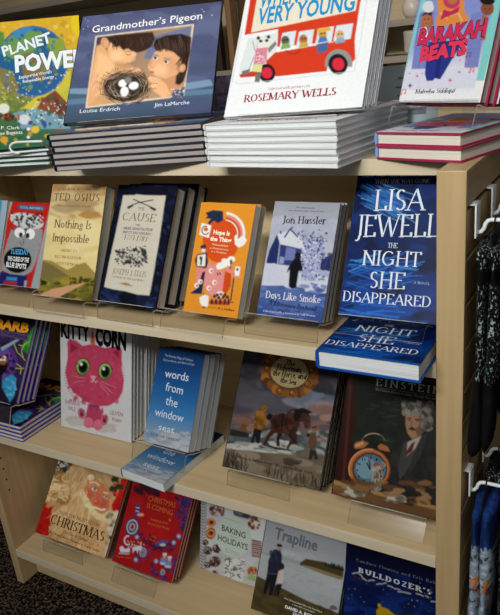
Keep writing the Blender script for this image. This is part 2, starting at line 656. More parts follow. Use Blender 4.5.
# ------------------------------------------------------------------ books
def book_meshes(name, w, h, t, art, edge, kind, pages, matn, spine=None):
    """cover mesh (boards, spine and printed art) and page block mesh; origin at the front cover's lower left corner,
    x along the width, z up the height, y into the thickness"""
    ec = art.col(edge)
    sc = art.col(spine) if spine else ec
    V, F, K = [], [], []

    def add(vs, fs, c):
        n = len(V)
        V.extend(vs)
        K.extend([c] * len(vs))
        F.extend([tuple(n + i for i in f) for f in fs])
    if kind == 'hard':
        bt, ins = (.0028 if t > .016 else .0015), (.003 if t > .016 else .0018)
    else:
        bt, ins = .0006, .0005
    for y0, y1 in ((0, bt), (t - bt, t)):
        add([(x, y, z) for x in (0, w) for y in (y0, y1) for z in (0, h)],
            [(0, 1, 3, 2), (4, 6, 7, 5), (0, 4, 5, 1), (2, 3, 7, 6), (0, 2, 6, 4), (1, 5, 7, 3)], ec)
    r = .0032 if kind == 'hard' else .0008
    prof = [(0.0, 0.0), (-r * .7, t * .12), (-r, t * .5), (-r * .7, t * .88), (0, t), (.002, t), (.002, 0)]
    n = len(prof)
    add([(x, y, 0) for x, y in prof] + [(x, y, h) for x, y in prof],
        [tuple(range(n)), tuple(range(2 * n - 1, n - 1, -1))] + [(i, n + i, n + (i + 1) % n, (i + 1) % n) for i in range(n)], sc)
    nx, ny = art.nx, art.ny
    n0 = len(V)
    for j in range(ny):
        z = h * (1 - j / (ny - 1))
        for i in range(nx):
            V.append((w * i / (nx - 1), -5e-5, z))
    K.extend([tuple(c) for c in art.buf.reshape(-1, 3)])
    for j in range(ny - 1):
        for i in range(nx - 1):
            a = n0 + j * nx + i
            F.append((a, a + nx, a + nx + 1, a + 1))
    for vs, c, ly in art.polys:
        y = -1e-4 - ly * Art.LAY
        add([(p[0], y, p[1]) for p in vs], [tuple(range(len(vs)))], c)
    cm = bpy.data.meshes.new('cover')
    cm.from_pydata(V, [], F)
    at = cm.color_attributes.new('ink', 'FLOAT_COLOR', 'POINT')
    arr = np.ones((len(V), 4), np.float32)
    arr[:, :3] = np.array(K)
    at.data.foreach_set('color', arr.ravel())
    cm.materials.append(M[matn])
    bm = bmesh.new()
    bx(bm, .0012, w - ins, bt, t - bt, ins, h - ins)
    bmesh.ops.recalc_face_normals(bm, faces=bm.faces)
    pm = bpy.data.meshes.new('page_block')
    bm.to_mesh(pm)
    bm.free()
    pm.materials.append(M[pages])
    return cm, pm


def pose_of(x, y, z, yaw, lean, roll=0.0):
    return (x, y, z), (math.radians(-lean), math.radians(-roll), math.radians(yaw))


def set_pose(o, P):
    o.rotation_mode = 'YXZ'
    o.location, o.rotation_euler = P


def first_book(name, meshes, pose, label, group=None):
    o = empty(name)
    set_pose(o, pose)
    for n, me in zip(('cover', 'page_block'), meshes):
        c = bpy.data.objects.new(n, me)
        C.objects.link(c)
        c.parent = o
    return tag(o, label, 'book', group)


def copy_book(src, pose, label, group=None):
    o = src.copy()
    C.objects.link(o)
    set_pose(o, pose)
    for ch in src.children:
        c = ch.copy()
        C.objects.link(c)
        c.parent = o
    o['label'] = label
    if group:
        o['group'] = group
    return o


ORD = ['front', 'second', 'third', 'fourth', 'fifth', 'sixth', 'seventh', 'eighth', 'ninth']


def stand(name, meshes, t, n, P, what, where, group, gap=.0006, drop=.5):
    """n copies leaning one behind another; P = x, y, z, yaw, lean, roll"""
    x, y, z, yaw, lean, roll = P
    out = []
    ln_ = math.radians(lean)
    st = (t + gap) * (math.cos(ln_) + (1 - drop) * math.sin(ln_) * math.tan(ln_))
    dz = -drop * (t + gap) * math.sin(ln_)
    R = random.Random(len(what))
    for i in range(n):
        d = i * st
        jx = R.uniform(-.0015, .0015) if i else 0
        px = x - math.sin(math.radians(yaw)) * d + jx
        py = y + math.cos(math.radians(yaw)) * d
        if n == 1:
            lab = f'{what}, standing {where}'
        elif i == 0:
            lab = f'{what}, standing, front copy'
        else:
            lab = f'{what}, standing, {ORD[i]} copy from the front'
        ps = pose_of(px, py, z + i * dz, yaw, lean, roll)
        o = first_book(name, meshes, ps, lab, group if n > 1 else None) if i == 0 else copy_book(out[0], ps, lab, group)
        out.append(o)
    return out


def flat(src, t, n, x, y, z, yaw, what, where, group, jit=.003, seed=1):
    """n copies lying in a stack on height z; x, y = front left corner"""
    R = random.Random(seed)
    names = ['bottom', 'second from bottom', 'third from bottom', 'fourth from bottom', 'fifth from bottom', 'sixth from bottom', 'seventh from bottom']
    for i in range(n):
        lab = 'topmost' if i == n - 1 else names[i]
        lab = f'{what}, lying flat {where}' if n == 1 else f'{what}, lying flat, {lab} of its stack'
        j = (R.uniform(-jit, jit), R.uniform(-jit, jit), R.uniform(-.6, .6)) if i else (0, 0, 0)
        copy_book(src, pose_of(x + j[0], y + j[1], z + (i + 1) * (t + .0004), yaw + j[2], 90), lab, group)


def easel(x, y, z, zs, yaw, lean, w, stack, label, tall=.12, ledge=.013, run=.02, lip=.006):
    """bent clear acrylic easel: origin where the front book's lower edge sits; zs = height of the seat above what it
    stands on; stack = (thickness, copies, gap, drop) of the books it carries"""
    t, n, gap, drop = stack
    ln = math.radians(lean)
    s, c = math.sin(ln), math.cos(ln)
    th = .0022
    st = (t + gap) * (c + (1 - drop) * s * s / c)
    low = (n - 1) * drop * (t + gap) * s + t * s
    back = (n - 1) * st + t * c + .002
    low = min(low + .0016, zs - th - .001) if zs > .008 else .0014
    pr = [(-ledge - run, -zs + .0022), (-ledge - .0005, -.0014), (-.0005, -.0014)]
    if n > 1 and zs > .008:
        pr.append((t * c, max(-t * s - .0014, -zs + th + .001)))
    pr += [(back, -low), (back + s * tall, c * tall - low)]

    def offset(pts, d):
        o = []
        for i, p in enumerate(pts):
            a = pts[max(i - 1, 0)]
            b = pts[min(i + 1, len(pts) - 1)]

            def nrm(u, v):
                l = math.hypot(v[0] - u[0], v[1] - u[1])
                return ((v[1] - u[1]) / l, -(v[0] - u[0]) / l)
            n1 = nrm(a, p) if i > 0 else nrm(p, b)
            n2 = nrm(p, b) if i < len(pts) - 1 else n1
            k = 1 + n1[0] * n2[0] + n1[1] * n2[1]
            o.append((p[0] + d * (n1[0] + n2[0]) / k, p[1] + d * (n1[1] + n2[1]) / k))
        return o
    bm = bmesh.new()
    q = offset(pr, th)
    m_ = len(pr)
    L = [[bm.verts.new((xx, p[0], p[1])) for p in pr + q[::-1]] for xx in (0, w)]
    k = 2 * m_
    for i in range(k):
        j = (i + 1) % k
        f = bm.faces.new((L[0][i], L[0][j], L[1][j], L[1][i]))
        if i in (m_ - 1, k - 1):
            f.material_index = 1
    for i in range(m_ - 1):
        f1 = bm.faces.new((L[0][i], L[0][k - 1 - i], L[0][k - 2 - i], L[0][i + 1]))
        f2 = bm.faces.new((L[1][i], L[1][i + 1], L[1][k - 2 - i], L[1][k - 1 - i]))
        f1.material_index = f2.material_index = 1
    if lip:                                   # small upstand that keeps the book from sliding
        bx(bm, 0, w, -ledge - .0005, -ledge + .0015, -.001, lip)
        bx(bm, 0, w, -ledge - .0004, -ledge + .0014, lip, lip + .0004, 0, 1)
    h2 = c * tall * .5 - low                  # rear foot
    y2 = back + s * tall * .5
    bx(bm, w * .5 - .02, w * .5 + .02, y2 + .0025, y2 + .0045, -zs + .0006, h2)
    bmesh.ops.recalc_face_normals(bm, faces=bm.faces)
    o = link('book_easel', bm, [M['acrylic'], M['acrylic_edge']])
    o.location = (x, y, z)
    o.rotation_euler = (0, 0, math.radians(yaw))
    tag(o, label, 'book stand', 'clear acrylic book easels')
    return o


# ------------------------------------------------------------------ setting
FLOOR = -1.097
XL, TP = -1.098, .0381
ZB, ZC, ZD = -.278, -.624, -.984
DEP = .33
tag(box('floor', -4.5, 3, -6, 2.3, FLOOR - .05, FLOOR, M['carpet'], bev=0), kind='structure')
tag(box('wall_back', -4.5, 3, 2.3, 2.4, FLOOR, CEIL, M['wall'], bev=0), kind='structure')
tag(box('ceiling', -4.5, 3, -6, 2.3, CEIL, CEIL + .05, noise_mat('ceiling_tiles', 'c9c7c0', 'd6d4ce', (60, 60, 60)), bev=0), kind='structure')

# ------------------------------------------------------------------ display bookcase
bc = tag(empty('display_bookcase', (-.53, .16, FLOOR)), 'maple laminate display bookcase with four tilted-front shelves of face-out books', 'bookcase')
OFF = Vector((.53, -.16, -FLOOR))


def bpart(name, x0, x1, y0, y1, z0, z1, mat, bev=.0012, par=None):
    o = box(name, x0, x1, y0, y1, z0, z1, mat, None, bev)
    o.parent = par or bc
    o.location = OFF
    return o


bc['label'] = 'maple laminate display bookcase holding face-out books on four shelves'
rp_ = bpart('side_panel', 0, TP - .007, .007, DEP, FLOOR + .0004, 0, M['wood_z'])
bpart('front_edge', 0, TP, 0, .007, FLOOR + .0004, 0, M['wood_z'])
bpart('top_cap', TP - .007, TP, .007, DEP, -.006, 0, M['wood_z'], .0004)
bpart('side_panel', XL - .024, XL, 0, DEP, FLOOR + .0004, 0, M['wood_z'])
bpart('back_panel', XL, 0, DEP - .018, DEP, FLOOR + .01, -.024, M['wood_back'])
for zt in (ZB, ZC, ZD):
    s = bpart('shelf', XL, 0, .004, DEP - .018, zt - .022, zt, M['wood_x'])
    e = box('edge_strip', XL + .0005, -.0005, .0012, .004, zt - .0222, zt, M['edge'], None, .0006)
    e.parent = s
s = bpart('shelf', XL, 0, .098, DEP, -.024, 0, M['wood_x'])
e = box('edge_strip', XL + .0005, -.0005, .095, .098, -.0242, 0, M['edge'], None, .0006)
e.parent = s
for hy in (.03, .25):
    for hz in (-.72, -.752, -.784, -.816):
        o = link('shelf_pin_hole', tube(bmesh.new(), [(XL - .002, hy, hz), (XL + .0003, hy, hz)], .0028, 10), M['dark'], bc)
        o.location = OFF
bpart('toe_kick', XL, 0, .05, .068, FLOOR + .0004, ZD - .022, M['wood_x'])

# slatwall face on the outside of the right panel
sl = [-.0513, -.118, -.185, -.252, -.318, -.368, -.418, -.465, -.53, -.616, -.683, -.75, -.816, -.883, -.95, -1.016]
tops = [-.0062] + [z - .0035 for z in sl]
bots = [z + .0035 for z in sl] + [FLOOR + .01]
bm = bmesh.new()
for a, b in zip(tops, bots):
    bx(bm, TP - .0055, TP, .0072, DEP - .002, b, a, .0008)
bmesh.ops.recalc_face_normals(bm, faces=bm.faces)
o = link('slatwall_face', bm, M['side'])
o.parent = bc
o.location = OFF
bpart('groove_backing', TP - .0069, TP - .0057, .0075, DEP - .004, FLOOR + .012, -.008, M['dark'], 0)

# ================================================================== BOOKS
W = 'f4f6f6'

# ------------------------------------------------------------------ top shelf, first from left: green and yellow globe cover
a = Art(.237, .262, [(-35, 26), (81, 15.5), (87.5, 142.5), (-30, 151)], (0, 10, 4.392), .95, 1.15)
a.bg('e2b93c', 'd9b83f', 'a9a04a', '4d7a4e', '2f6a4c')
a.blobs(1, 90, (-60, 60, 480, 200), (6, 16), ['e8c24a', 'd9ad34', 'ecd06a', 'c9a63a'])
a.p([(-40, 80), (20, 100), (30, 180), (-30, 230), (-60, 200)], '6f9a4c')
a.e(400, 60, 80, 75, 'e9d02f')
a.p([(160, 400), (300, 330), (330, 300), (330, 420), (180, 480), (90, 480)], 'c6c24a')
a.p([(100, 430), (320, 260), (320, 330), (180, 440)], 'd5c845')
a.blobs(2, 90, (-60, 330, 110, 450), (4, 11), ['8a9a3a', 'a8a63c', '5d7d3c', 'c7b94c', '6d8f3f'])
a.e(150, 225, 160, 155, '3d7fae')
a.e(150, 228, 152, 146, '2c6d9c')
a.p([(60, 110), (130, 85), (200, 110), (190, 150), (140, 190), (60, 215), (10, 190), (20, 140)], '79a659')
a.p([(210, 120), (290, 130), (300, 220), (260, 260), (220, 200)], '96aa4f')
a.p([(90, 200), (160, 180), (230, 250), (190, 320), (150, 290), (110, 300)], '8d7a4f')
a.p([(60, 95), (110, 78), (160, 80), (120, 105), (70, 130)], '4f96c5')
a.p([(0, 250), (60, 270), (90, 350), (50, 370), (5, 310)], '8c8657')
a.blobs(3, 60, (20, 95, 290, 350), (5, 12), ['3a7bab', '2f6f9d', '6f9c5d', '8aa055', '7f7650'])
a.blobs(4, 70, (-10, 270, 310, 400), (2.2, 4.5), ['e9d7df', 'cfe0ea', 'd3b6cf'])
a.p([(150, 470), (190, 390), (250, 350), (300, 400), (330, 470), (280, 540)], '8a5238')
a.blobs(5, 26, (170, 380, 320, 480), (5, 14), ['7a452f', '9c6444', '6b3a2a', '476b52'])
a.p([(60, 450), (150, 430), (200, 440), (300, 470), (320, 520), (100, 520)], '7fa7b5')
a.blobs(6, 60, (120, 400, 330, 500), (2, 5), ['f0f3f0', 'dfe8ea'])
a.blobs(7, 110, (-70, 440, 400, 600), (4, 12), ['2c6b50', '27543f', '3f8a55', '254d6a', 'c9a23a', '5a8f3c'])
for x, y, r, c in ((20, 430, 26, 'e4e6da'), (112, 478, 26, 'd7dbe0'), (160, 522, 19, 'e3c341'), (22, 566, 18, 'd9a92e'), (40, 468, 22, '5c3b2c'), (200, 495, 12, '3d55a0'), (140, 492, 11, '3d55a0'), (130, 520, 8, W), (130, 555, 7, W)):
    a.e(x, y, r, r * .85, c)
a.blobs(8, 26, (-10, 455, 90, 480), (3, 6), ['b4452c', '3b2d22'])
a.t('PLANET', (20, 205), (236, 140), 42, 'eef6f8', bold=.035, jit=.06, out='35618a', ow=.02)
a.t('POWER', (72, 272), (395, 240), 68, 'f2f8f8', bold=.045, jit=.03, out='35618a', ow=.02)
a.t("Explore the World's", (90, 302), (236, 276), 13, 'dfeaf0', bold=.02)
a.t('Renewable Energy', (106, 320), (246, 297), 13, 'dfeaf0', bold=.02)
a.t('Stacy P. Clark', (-55, 522), (92, 520), 14, W)
a.t('Christine Baptista', (-60, 548), (104, 540), 14, W)
me = book_meshes('p', .237, .262, .0085, a, '31624b', 'hard', 'pages_white', 'gloss', '2c5a46')
TPL = .0085
P1 = stand('picture_book', me, TPL, 1, (-.951, .042, .034, 28, 23.5, -1), 'yellow and green picture book with a blue globe', 'on the top shelf', 'globe picture books')
flat(P1[0], TPL, 3, -1.005, .03, 0, 12, 'green edged picture book', 'under the globe cover', 'globe picture books')

# ------------------------------------------------------------------ dark blue picture book of two children and a nest
a = Art(.283, .245, [(84, 16), (224, 4.8), (211, 114), (62.8, 122)], (70, 20, 3.333), 1.15, 1.0)
a.bg('4a4e6c', '5c6484', '545a7a', '454e68', '475a6f', '38485a')
a.blobs(11, 60, (0, -60, 520, 320), (10, 28), ['4c5274', '585f80', '464d6c'], 2.4, 0)
a.p([(-30, 225), (60, 225), (180, 240), (470, 205), (480, 225), (200, 262), (60, 245), (-30, 240)], '6f8ca2')
a.p([(-30, 262), (480, 236), (480, 252), (-30, 280)], '56748c')
a.p([(88, 52), (420, 21), (382, 258), (50, 291)], 'd8c6ac')
a.p([(93, 56), (414, 26), (378, 253), (56, 286)], ['3c3a52', '9a806a', 'a98a6a', 'c69a6a'])
a.p([(280, 60), (410, 27), (400, 110), (300, 140), (250, 130)], '68708e')
a.ox, a.oy, a.s = 80, 25, 4.1667
a.p([(72, 85), (100, 78), (130, 130), (150, 165), (210, 185), (235, 190), (210, 215), (120, 215), (85, 280), (45, 325), (30, 330), (45, 210)], 'd3a070', 1.2)
a.p([(80, 110), (120, 130), (160, 185), (110, 205), (70, 240), (60, 200)], 'e2b888', 2.5, .8)
a.p([(118, 100), (132, 72), (180, 88), (232, 108), (242, 122), (228, 146), (214, 158), (196, 164), (150, 162), (124, 136)], 'ddab7c', .8)
a.e(158, 130, 26, 22, 'e8bf92', soft=3, alpha=.8)
a.p([(150, 150), (200, 160), (230, 175), (190, 190), (150, 180)], 'c08c62', 1.5, .8)
a.p([(225, 135), (238, 142), (226, 154), (214, 150)], 'd09c70', .6)
a.l([(196, 122), (206, 127), (218, 122)], 2.6, '4a2f26'); a.l([(190, 112), (206, 112), (222, 110)], 2.4, '6c4634'); a.l([(196, 158), (216, 160)], 2.4, 'a05c4c')
a.p([(95, 58), (150, 44), (310, 33), (320, 62), (302, 96), (270, 112), (242, 118), (216, 108), (202, 98), (186, 108), (168, 88), (152, 94), (136, 70), (112, 60)], '38261f', .8)
R = random.Random(31)
for i in range(80):
    x = R.uniform(130, 305)
    y = R.uniform(40, 70)
    d = R.uniform(18, 45)
    a.l([(x, y), (x + d * .25, y + d * .5), (x + d * .2 + R.uniform(-6, 6), min(y + d, 118 - abs(x - 235) * .12))], R.uniform(1.2, 3), R.choice(['5c4034', '2a1a16', '48322a', '1f1412']), .4, .8)
a.e(108, 74, 17, 23, 'd39a6e', rot=-15); a.arc(107, 74, 10, 15, 60, 280, 2.5, 'a87048')
# girl
a.p([(318, 68), (362, 50), (430, 44), (472, 60), (466, 120), (452, 190), (436, 240), (405, 266), (372, 256), (380, 200), (420, 140), (330, 112), (312, 95)], '2c201d', .8)
a.p([(330, 106), (365, 95), (402, 115), (426, 150), (430, 190), (405, 215), (375, 232), (345, 226), (312, 212), (294, 198), (286, 178), (300, 150), (314, 122)], 'd6a076', .8)
a.e(340, 190, 34, 24, 'e4b68c', soft=3, alpha=.8); a.e(392, 170, 26, 34, 'c48e66', soft=4, alpha=.6)
a.p([(318, 92), (345, 66), (400, 72), (434, 128), (418, 140), (396, 120), (360, 106), (322, 114)], '32241f', .8)
R = random.Random(32)
for i in range(90):
    x, y = R.uniform(322, 460), R.uniform(52, 90)
    d = R.uniform(25, 60)
    lim = 116 + max(0, x - 400) * 2.4
    a.l([(x, y), (x + d * .15, y + d * .5), (x + d * .12 + R.uniform(-5, 5), min(y + d, lim))], R.uniform(1.2, 3), R.choice(['4c3830', '1c1412', '3c2a25', '604840']), .4, .8)
for i in range(40):
    x, y = R.uniform(425, 458), R.uniform(120, 200)
    a.l([(x, y), (x - R.uniform(5, 30), y + R.uniform(25, 60))], R.uniform(1.5, 3), R.choice(['4c3830', '1c1412', '3c2a25']), .4, .8)
a.e(432, 186, 12, 17, 'd29a70', rot=15); a.arc(431, 186, 7, 11, 240, 460, 2, 'a06c48')
for x, y in ((320, 141), (364, 158)):
    a.e(x, y, 10, 8, 'ece6dc', rot=15); a.e(x - 1, y, 6.5, 7, '30405c'); a.e(x - 1, y, 3.5, 4, '14100e'); a.arc(x, y, 11, 9, 10, 170, 2.2, '3a2620'); 
a.l([(310, 128), (332, 130)], 2.4, '5c4030'); a.l([(354, 142), (384, 148)], 2.4, '5c4030')
a.l([(308, 150), (296, 172), (304, 180), (314, 178)], 2.2, 'a8724e'); a.e(303, 200, 10, 5, 'b0604e', rot=15)
a.p([(350, 232), (405, 212), (400, 250), (440, 265), (430, 305), (345, 300)], 'c08a62', 1.)
a.p([(390, 282), (440, 262), (434, 304), (380, 312)], '4c5470', .6); a.blobs(33, 30, (385, 272, 436, 306), (2, 4), ['d8d4cc', '2c3048', '8a8494'])
a.p([(276, 236), (296, 216), (330, 222), (362, 250), (382, 296), (350, 308), (320, 286), (296, 268)], 'dba87c', .8)
for x, y, r in ((286, 228, -30), (296, 244, -25), (308, 258, -20)):
    a.e(x, y, 16, 7, 'e4b488', rot=r); a.l([(x - 12, y + 7), (x + 12, y + 5)], 1.6, 'a8724e')
for x, y, r in ((68, 214, -55), (60, 236, -50), (66, 258, -40), (80, 282, -30), (86, 232, -60)):
    a.e(x, y, 22, 9, 'dba87c', rot=r); a.l([(x - 8, y + 14), (x + 12, y - 8)], 1.6, 'a8724e')
for x, y in ((226, 186), (244, 190), (206, 190)):
    a.e(x, y, 14, 8, 'dba87c', rot=15)
a.e(190, 258, 92, 60, '352924', soft=1.2)
for k in range(230):
    R = random.Random(200 + k)
    an = R.uniform(0, 6.28)
    rr = R.uniform(.4, 1.15)
    x, y = 192 + 96 * rr * math.cos(an), 258 + 62 * rr * math.sin(an)
    tx, ty = -math.sin(an) * 96, math.cos(an) * 62
    q = R.uniform(.12, .4)
    a.l([(x - tx * q, y - ty * q + R.uniform(-12, 12)), (x + tx * q, y + ty * q + R.uniform(-12, 12))], R.uniform(1.2, 2.8), ['2a221e', '55463a', '8f7d68', '1c1614', 'a59580', '6a5848', '14100e'][k % 7], .3)
for k in range(26):
    R = random.Random(900 + k)
    an = R.uniform(0, 6.28)
    x, y = 192 + 90 * math.cos(an), 252 + 56 * math.sin(an)
    a.l([(x, y), (x + R.uniform(10, 40) * math.cos(an) + R.uniform(-8, 8), y + R.uniform(8, 26) * math.sin(an) - 6)], 1.4, ['3a2e28', '6a5848'][k % 2], .3)
a.e(200, 252, 54, 38, '261c18', soft=2, alpha=.85)
a.e(180, 243, 18, 15, 'e4e4e2', rot=-20); a.e(203, 231, 15, 13, '7c7674', rot=-10); a.e(226, 254, 21, 16, 'eceef0', rot=-12); a.e(187, 277, 17, 21, 'f2f3f3', rot=12)
a.e(190, 284, 11, 12, 'c9c8c8', soft=2, alpha=.5); a.e(231, 260, 12, 8, 'c9c8c8', soft=2, alpha=.5)
a.ox, a.oy, a.s = 70, 20, 3.333
a.t('Grandmother\u2019s Pigeon', (76, 41), (447, 5), 22, 'eceef4', bold=.006)
a.t('Louise Erdrich', (30, 307), (166, 300), 12, 'd8dde2')
a.t('Jim LaMarche', (282, 291), (399, 284), 12, 'd8dde2')
a.blobs(13, 12, (10, -10, 70, 30), (1, 2), ['c9cde0'])
a.blobs(14, 8, (400, -30, 480, 10), (1, 2.4), ['dfe3f0'])
me = book_meshes('p', .283, .245, .0105, a, '252a38', 'hard', 'pages_grey', 'gloss', '14161c')
TG = .0105
P2 = stand('picture_book', me, TG, 1, (-.708, .072, .0775, 18.4, 40.4, -.8), 'dark blue picture book of two children with a nest', 'on the top shelf', 'nest picture books')
flat(P2[0], TG, 6, -.683, .006, 0, 17.7, 'dark spined picture book', 'under the nest cover', 'nest picture books', .0022, 4)

# ------------------------------------------------------------------ white picture book with a red bus
a = Art(.235, .25, [(250.7, -25), (387.1, -52.9), (362.1, 107.4), (224.6, 117.9)], (230, 0, 3.333), .87)
a.bg('eef1f2')
a.p([(85, -120), (470, -170), (432, 20), (415, 135), (150, 160), (160, 100), (48, 120)], 'd6482c')
a.p([(105, -100), (448, -140), (418, 38), (70, 112)], 'e9e2cd')
a.p([(60, 132), (160, 112), (156, 178), (30, 252), (35, 215)], 'dfe4e4')
for x0, x1, y in ((168, 212, 165), (224, 272, 160), (288, 338, 150), (348, 402, 140)):
    a.p([(x0 + 6, y - 52), (x1 + 8, y - 60), (x1, y - 8), (x0 - 4, y)], 'dde4e8')
a.p([(150, 178), (415, 130), (418, 200), (400, 215), (392, 190), (360, 178), (332, 195), (322, 240), (150, 258), (135, 225), (110, 215)], 'd6482c')
a.p([(30, 252), (110, 230), (120, 255), (35, 262)], 'c8452c')
a.e(362, 216, 46, 50, '9a9c98', a0=-10, a1=190)
for x, y, r in ((122, 246, 1.0), (360, 216, 1.12)):
    a.e(x, y, 29 * r, 31 * r, '26262a', rot=-20)
    a.e(x + 1, y, 18 * r, 19 * r, 'd8384a', rot=-20)
a.l([(75, 140), (85, 180), (60, 240)], 2, '7c8080')
for x0 in (95, 118):
    a.l([(x0, 122), (x0 - 12, 215)], 2, '9aa0a0')
a.e(112, 146, 22, 21, 'e6e4dc')
a.e(102, 140, 6, 5, '3a3a3c'); a.e(122, 138, 6, 5, '3a3a3c'); a.e(94, 130, 6, 6, '3a3a3c'); a.e(128, 126, 6, 6, '3a3a3c')
a.p([(85, 165), (125, 160), (122, 215), (78, 222)], 'd98f9f')
a.blobs(21, 34, (82, 165, 122, 218), (2, 4), ['f0d4d6', 'c46a80', 'e9bcc4'])
a.p([(78, 218), (108, 218), (104, 245), (72, 240)], 'd9dc9a')
a.p([(85, 250), (104, 246), (98, 278), (82, 276)], '7d7d7a')
a.p([(40, 240), (70, 232), (60, 250), (38, 252)], '7d7d7a')
a.p([(125, 165), (150, 140), (156, 150), (130, 180)], '8a8884')
for x, y, c, c2 in ((184, 138, '6c6a5a', '8fb06a'), (244, 134, 'b9774c', 'c9b05a'), (308, 116, 'c9a24a', '5b83b8'), (366, 118, 'd9b98a', '8fb0c0')):
    a.e(x, y, 14, 16, c)
    a.p([(x - 16, y + 30), (x - 10, y + 10), (x + 12, y + 8), (x + 18, y + 24)], c2)
    a.e(x - 4, y - 2, 3, 3, '2a2624')
    a.e(x + 6, y - 3, 3, 3, '2a2624')
a.p([(288, 150), (328, 142), (324, 172), (292, 182)], '54709c')
a.p([(288, 100), (330, 92), (338, 104), (296, 112)], 'dfb74a')
a.arc(210, 160, 26, 22, 200, 340, 2.5, '7d2c20')
a.l([(455, 0), (432, 160), (412, 240), (30, 283), (8, 275), (40, 100)], 1.6, 'c9cccb')
a.t('WHEN WE WERE', (95, 30), (448, -22), 48, '2f9ad0', bold=.02)
a.t('VERY YOUNG', (88, 85), (412, 35), 50, '2f9ad0', bold=.024)
a.t('Selected with pictures by', (126, 304), (268, 292), 9, 'c98a86', 'r')
a.t('ROSEMARY WELLS', (45, 344), (354, 318), 23, 'a03038', 'r', thick=.17, thin=.07)
me = book_meshes('p', .235, .25, .0092, a, 'dfe3e3', 'hard', 'pages_white', 'gloss', 'd9dede')
TR_ = .0092
P3 = stand('picture_book', me, TR_, 4, (-.36, .077, .0735, -2, 31.5, 1.3), 'white picture book with a red bus', 'on the top shelf', 'red bus picture books', .0035, 0)
flat(P3[0], TR_, 7, -.378, .0425, 0, -5.5, 'white picture book', 'under the red bus cover', 'red bus picture books', .0016, 6)

# ------------------------------------------------------------------ lilac novel with teal border
a = Art(.138, .21, [(428, -44.9), (515.7, -62.3), (480.1, 102.4), (398.9, 102.5)], (395, 0, 4.762), .88)
a.bg('8f97cc', '8f97cc', '8a94cc', '9aa3d4', 'dfe0e6', 'e9e9ea')
a.p([(560, -300), (540, -300), (385, 385), (425, 385), (470, 180)], '86cdc6')
a.p([(425, 385), (385, 385), (378, 420), (470, 480), (500, 100)], 'e6e8e6')
a.p([(140, -60), (165, -60), (28, 412), (12, 470)], '86cdc6')
for x0, x1 in ((80, 130), (330, 395), (110, 150)):
    a.p([(x0 + 40, 60), (x1 + 40, 55), (x1, 330), (x0, 335)], '7f8ac2')
    a.l([(x0 + 30, 130), (x1 + 20, 126)], 3, '6a75b0')
    a.l([(x0 + 16, 235), (x1 + 8, 230)], 3, '6a75b0')
    a.l([(x0 + 38, 70), (x0, 330)], 3, '6a75b0')
a.p([(55, 330), (395, 320), (380, 420), (20, 430)], 'd5d6e4')
a.p([(200, 0), (230, -60), (330, -60), (330, 50), (355, 95), (300, 120), (190, 125), (205, 60)], 'd9904c')
a.l([(260, 75), (300, 60), (320, 100)], 9, 'e6b27a'); a.l([(215, 60), (250, 90)], 9, 'e6b27a')
a.e(270, 5, 40, 36, 'c4406c')
a.e(272, -2, 24, 22, 'b97a50')
a.p([(215, 95), (232, 45), (262, 55), (310, 28), (300, 60), (250, 80)], 'bd3460')
a.p([(160, 200), (330, 190), (285, 260), (262, 300), (215, 378), (190, 372), (182, 384), (150, 385), (142, 350), (150, 280)], '33418f')
a.p([(205, 260), (230, 240), (205, 375), (188, 368)], '2a3678')
a.p([(125, 95), (175, 60), (185, 110), (150, 150), (122, 140)], 'a5684a')
a.p([(125, 75), (150, 52), (178, 58), (176, 72), (140, 78)], '3a2c30')
a.e(158, 36, 28, 24, 'd6d8dc'); a.e(160, 18, 22, 14, 'd6d8dc')
a.e(150, 98, 24, 30, 'b0744e'); a.e(142, 92, 3, 4, '2a1c1c'); a.e(160, 90, 3, 4, '2a1c1c'); a.l([(144, 112), (156, 111)], 2.5, '7a3a34')
a.p([(118, 135), (150, 128), (160, 180), (110, 200)], 'e3e3ea')
a.e(440, 40, 32, 34, '8f5a3c')
a.e(442, 6, 34, 17, '2a2226'); a.e(430, 42, 3, 4, '1c1214'); a.e(450, 41, 3, 4, '1c1214'); a.l([(434, 58), (446, 57)], 2.5, '5c2a26'); a.e(420, 0, 16, 14, '2a2226')
a.p([(415, 70), (445, 80), (430, 190), (405, 190)], 'a5684a')
a.t('BARAKAH', (104, 212), (428, 168), 66, 'cc3a5e', bold=.05, shear=.05, jit=.05, out='2c2140', ow=.03)
a.t('BEATS', (115, 292), (340, 256), 62, 'dc4464', bold=.06, shear=.05, jit=.05, out='2c2140', ow=.03)
for x, y, c, r in ((72, 408, '6a3a7c', 14), (262, 382, 'd0587c', 13), (106, 362, 'cc5a70', 10), (306, 343, '7a4a8c', 9), (310, 288, 'd9905c', 8), (130, 350, 'd06a80', 6), (362, 330, 'd77a5c', 9), (70, 350, 'd9905c', 7)):
    a.p([(x, y - r), (x + r * .25, y - r * .25), (x + r, y), (x + r * .25, y + r * .25), (x, y + r), (x - r * .25, y + r * .25), (x - r, y), (x - r * .25, y - r * .25)], c)
for x, y, c in ((350, 262, '7a3a78'), (40, 440, 'cc6a6a'), (365, 335, 'c8603c')):
    a.l([(x - 8, y + 8), (x - 6, y - 12), (x + 12, y - 14), (x + 10, y + 4)], 3.5, c)
    a.e(x - 11, y + 9, 5, 4, c); a.e(x + 7, y + 5, 5, 4, c)
a.arc(350, 306, 18, 15, 0, 360, 3, 'b878a0')
a.t('Maleeha Siddiqui', (95, 446), (284, 440), 20, '3c3a44', 'r', shear=.15, thick=.15, thin=.07)
me = book_meshes('p', .138, .21, .0195, a, 'b03a5c', 'hard', 'pages', 'gloss', '86a9d8')
TB = .0195
P4 = stand('novel', me, TB, 3, (-.098, .155, .074, -21, 19, -.7), 'lilac novel with pink title and teal border', 'on the top shelf at right', 'lilac novels', .002)
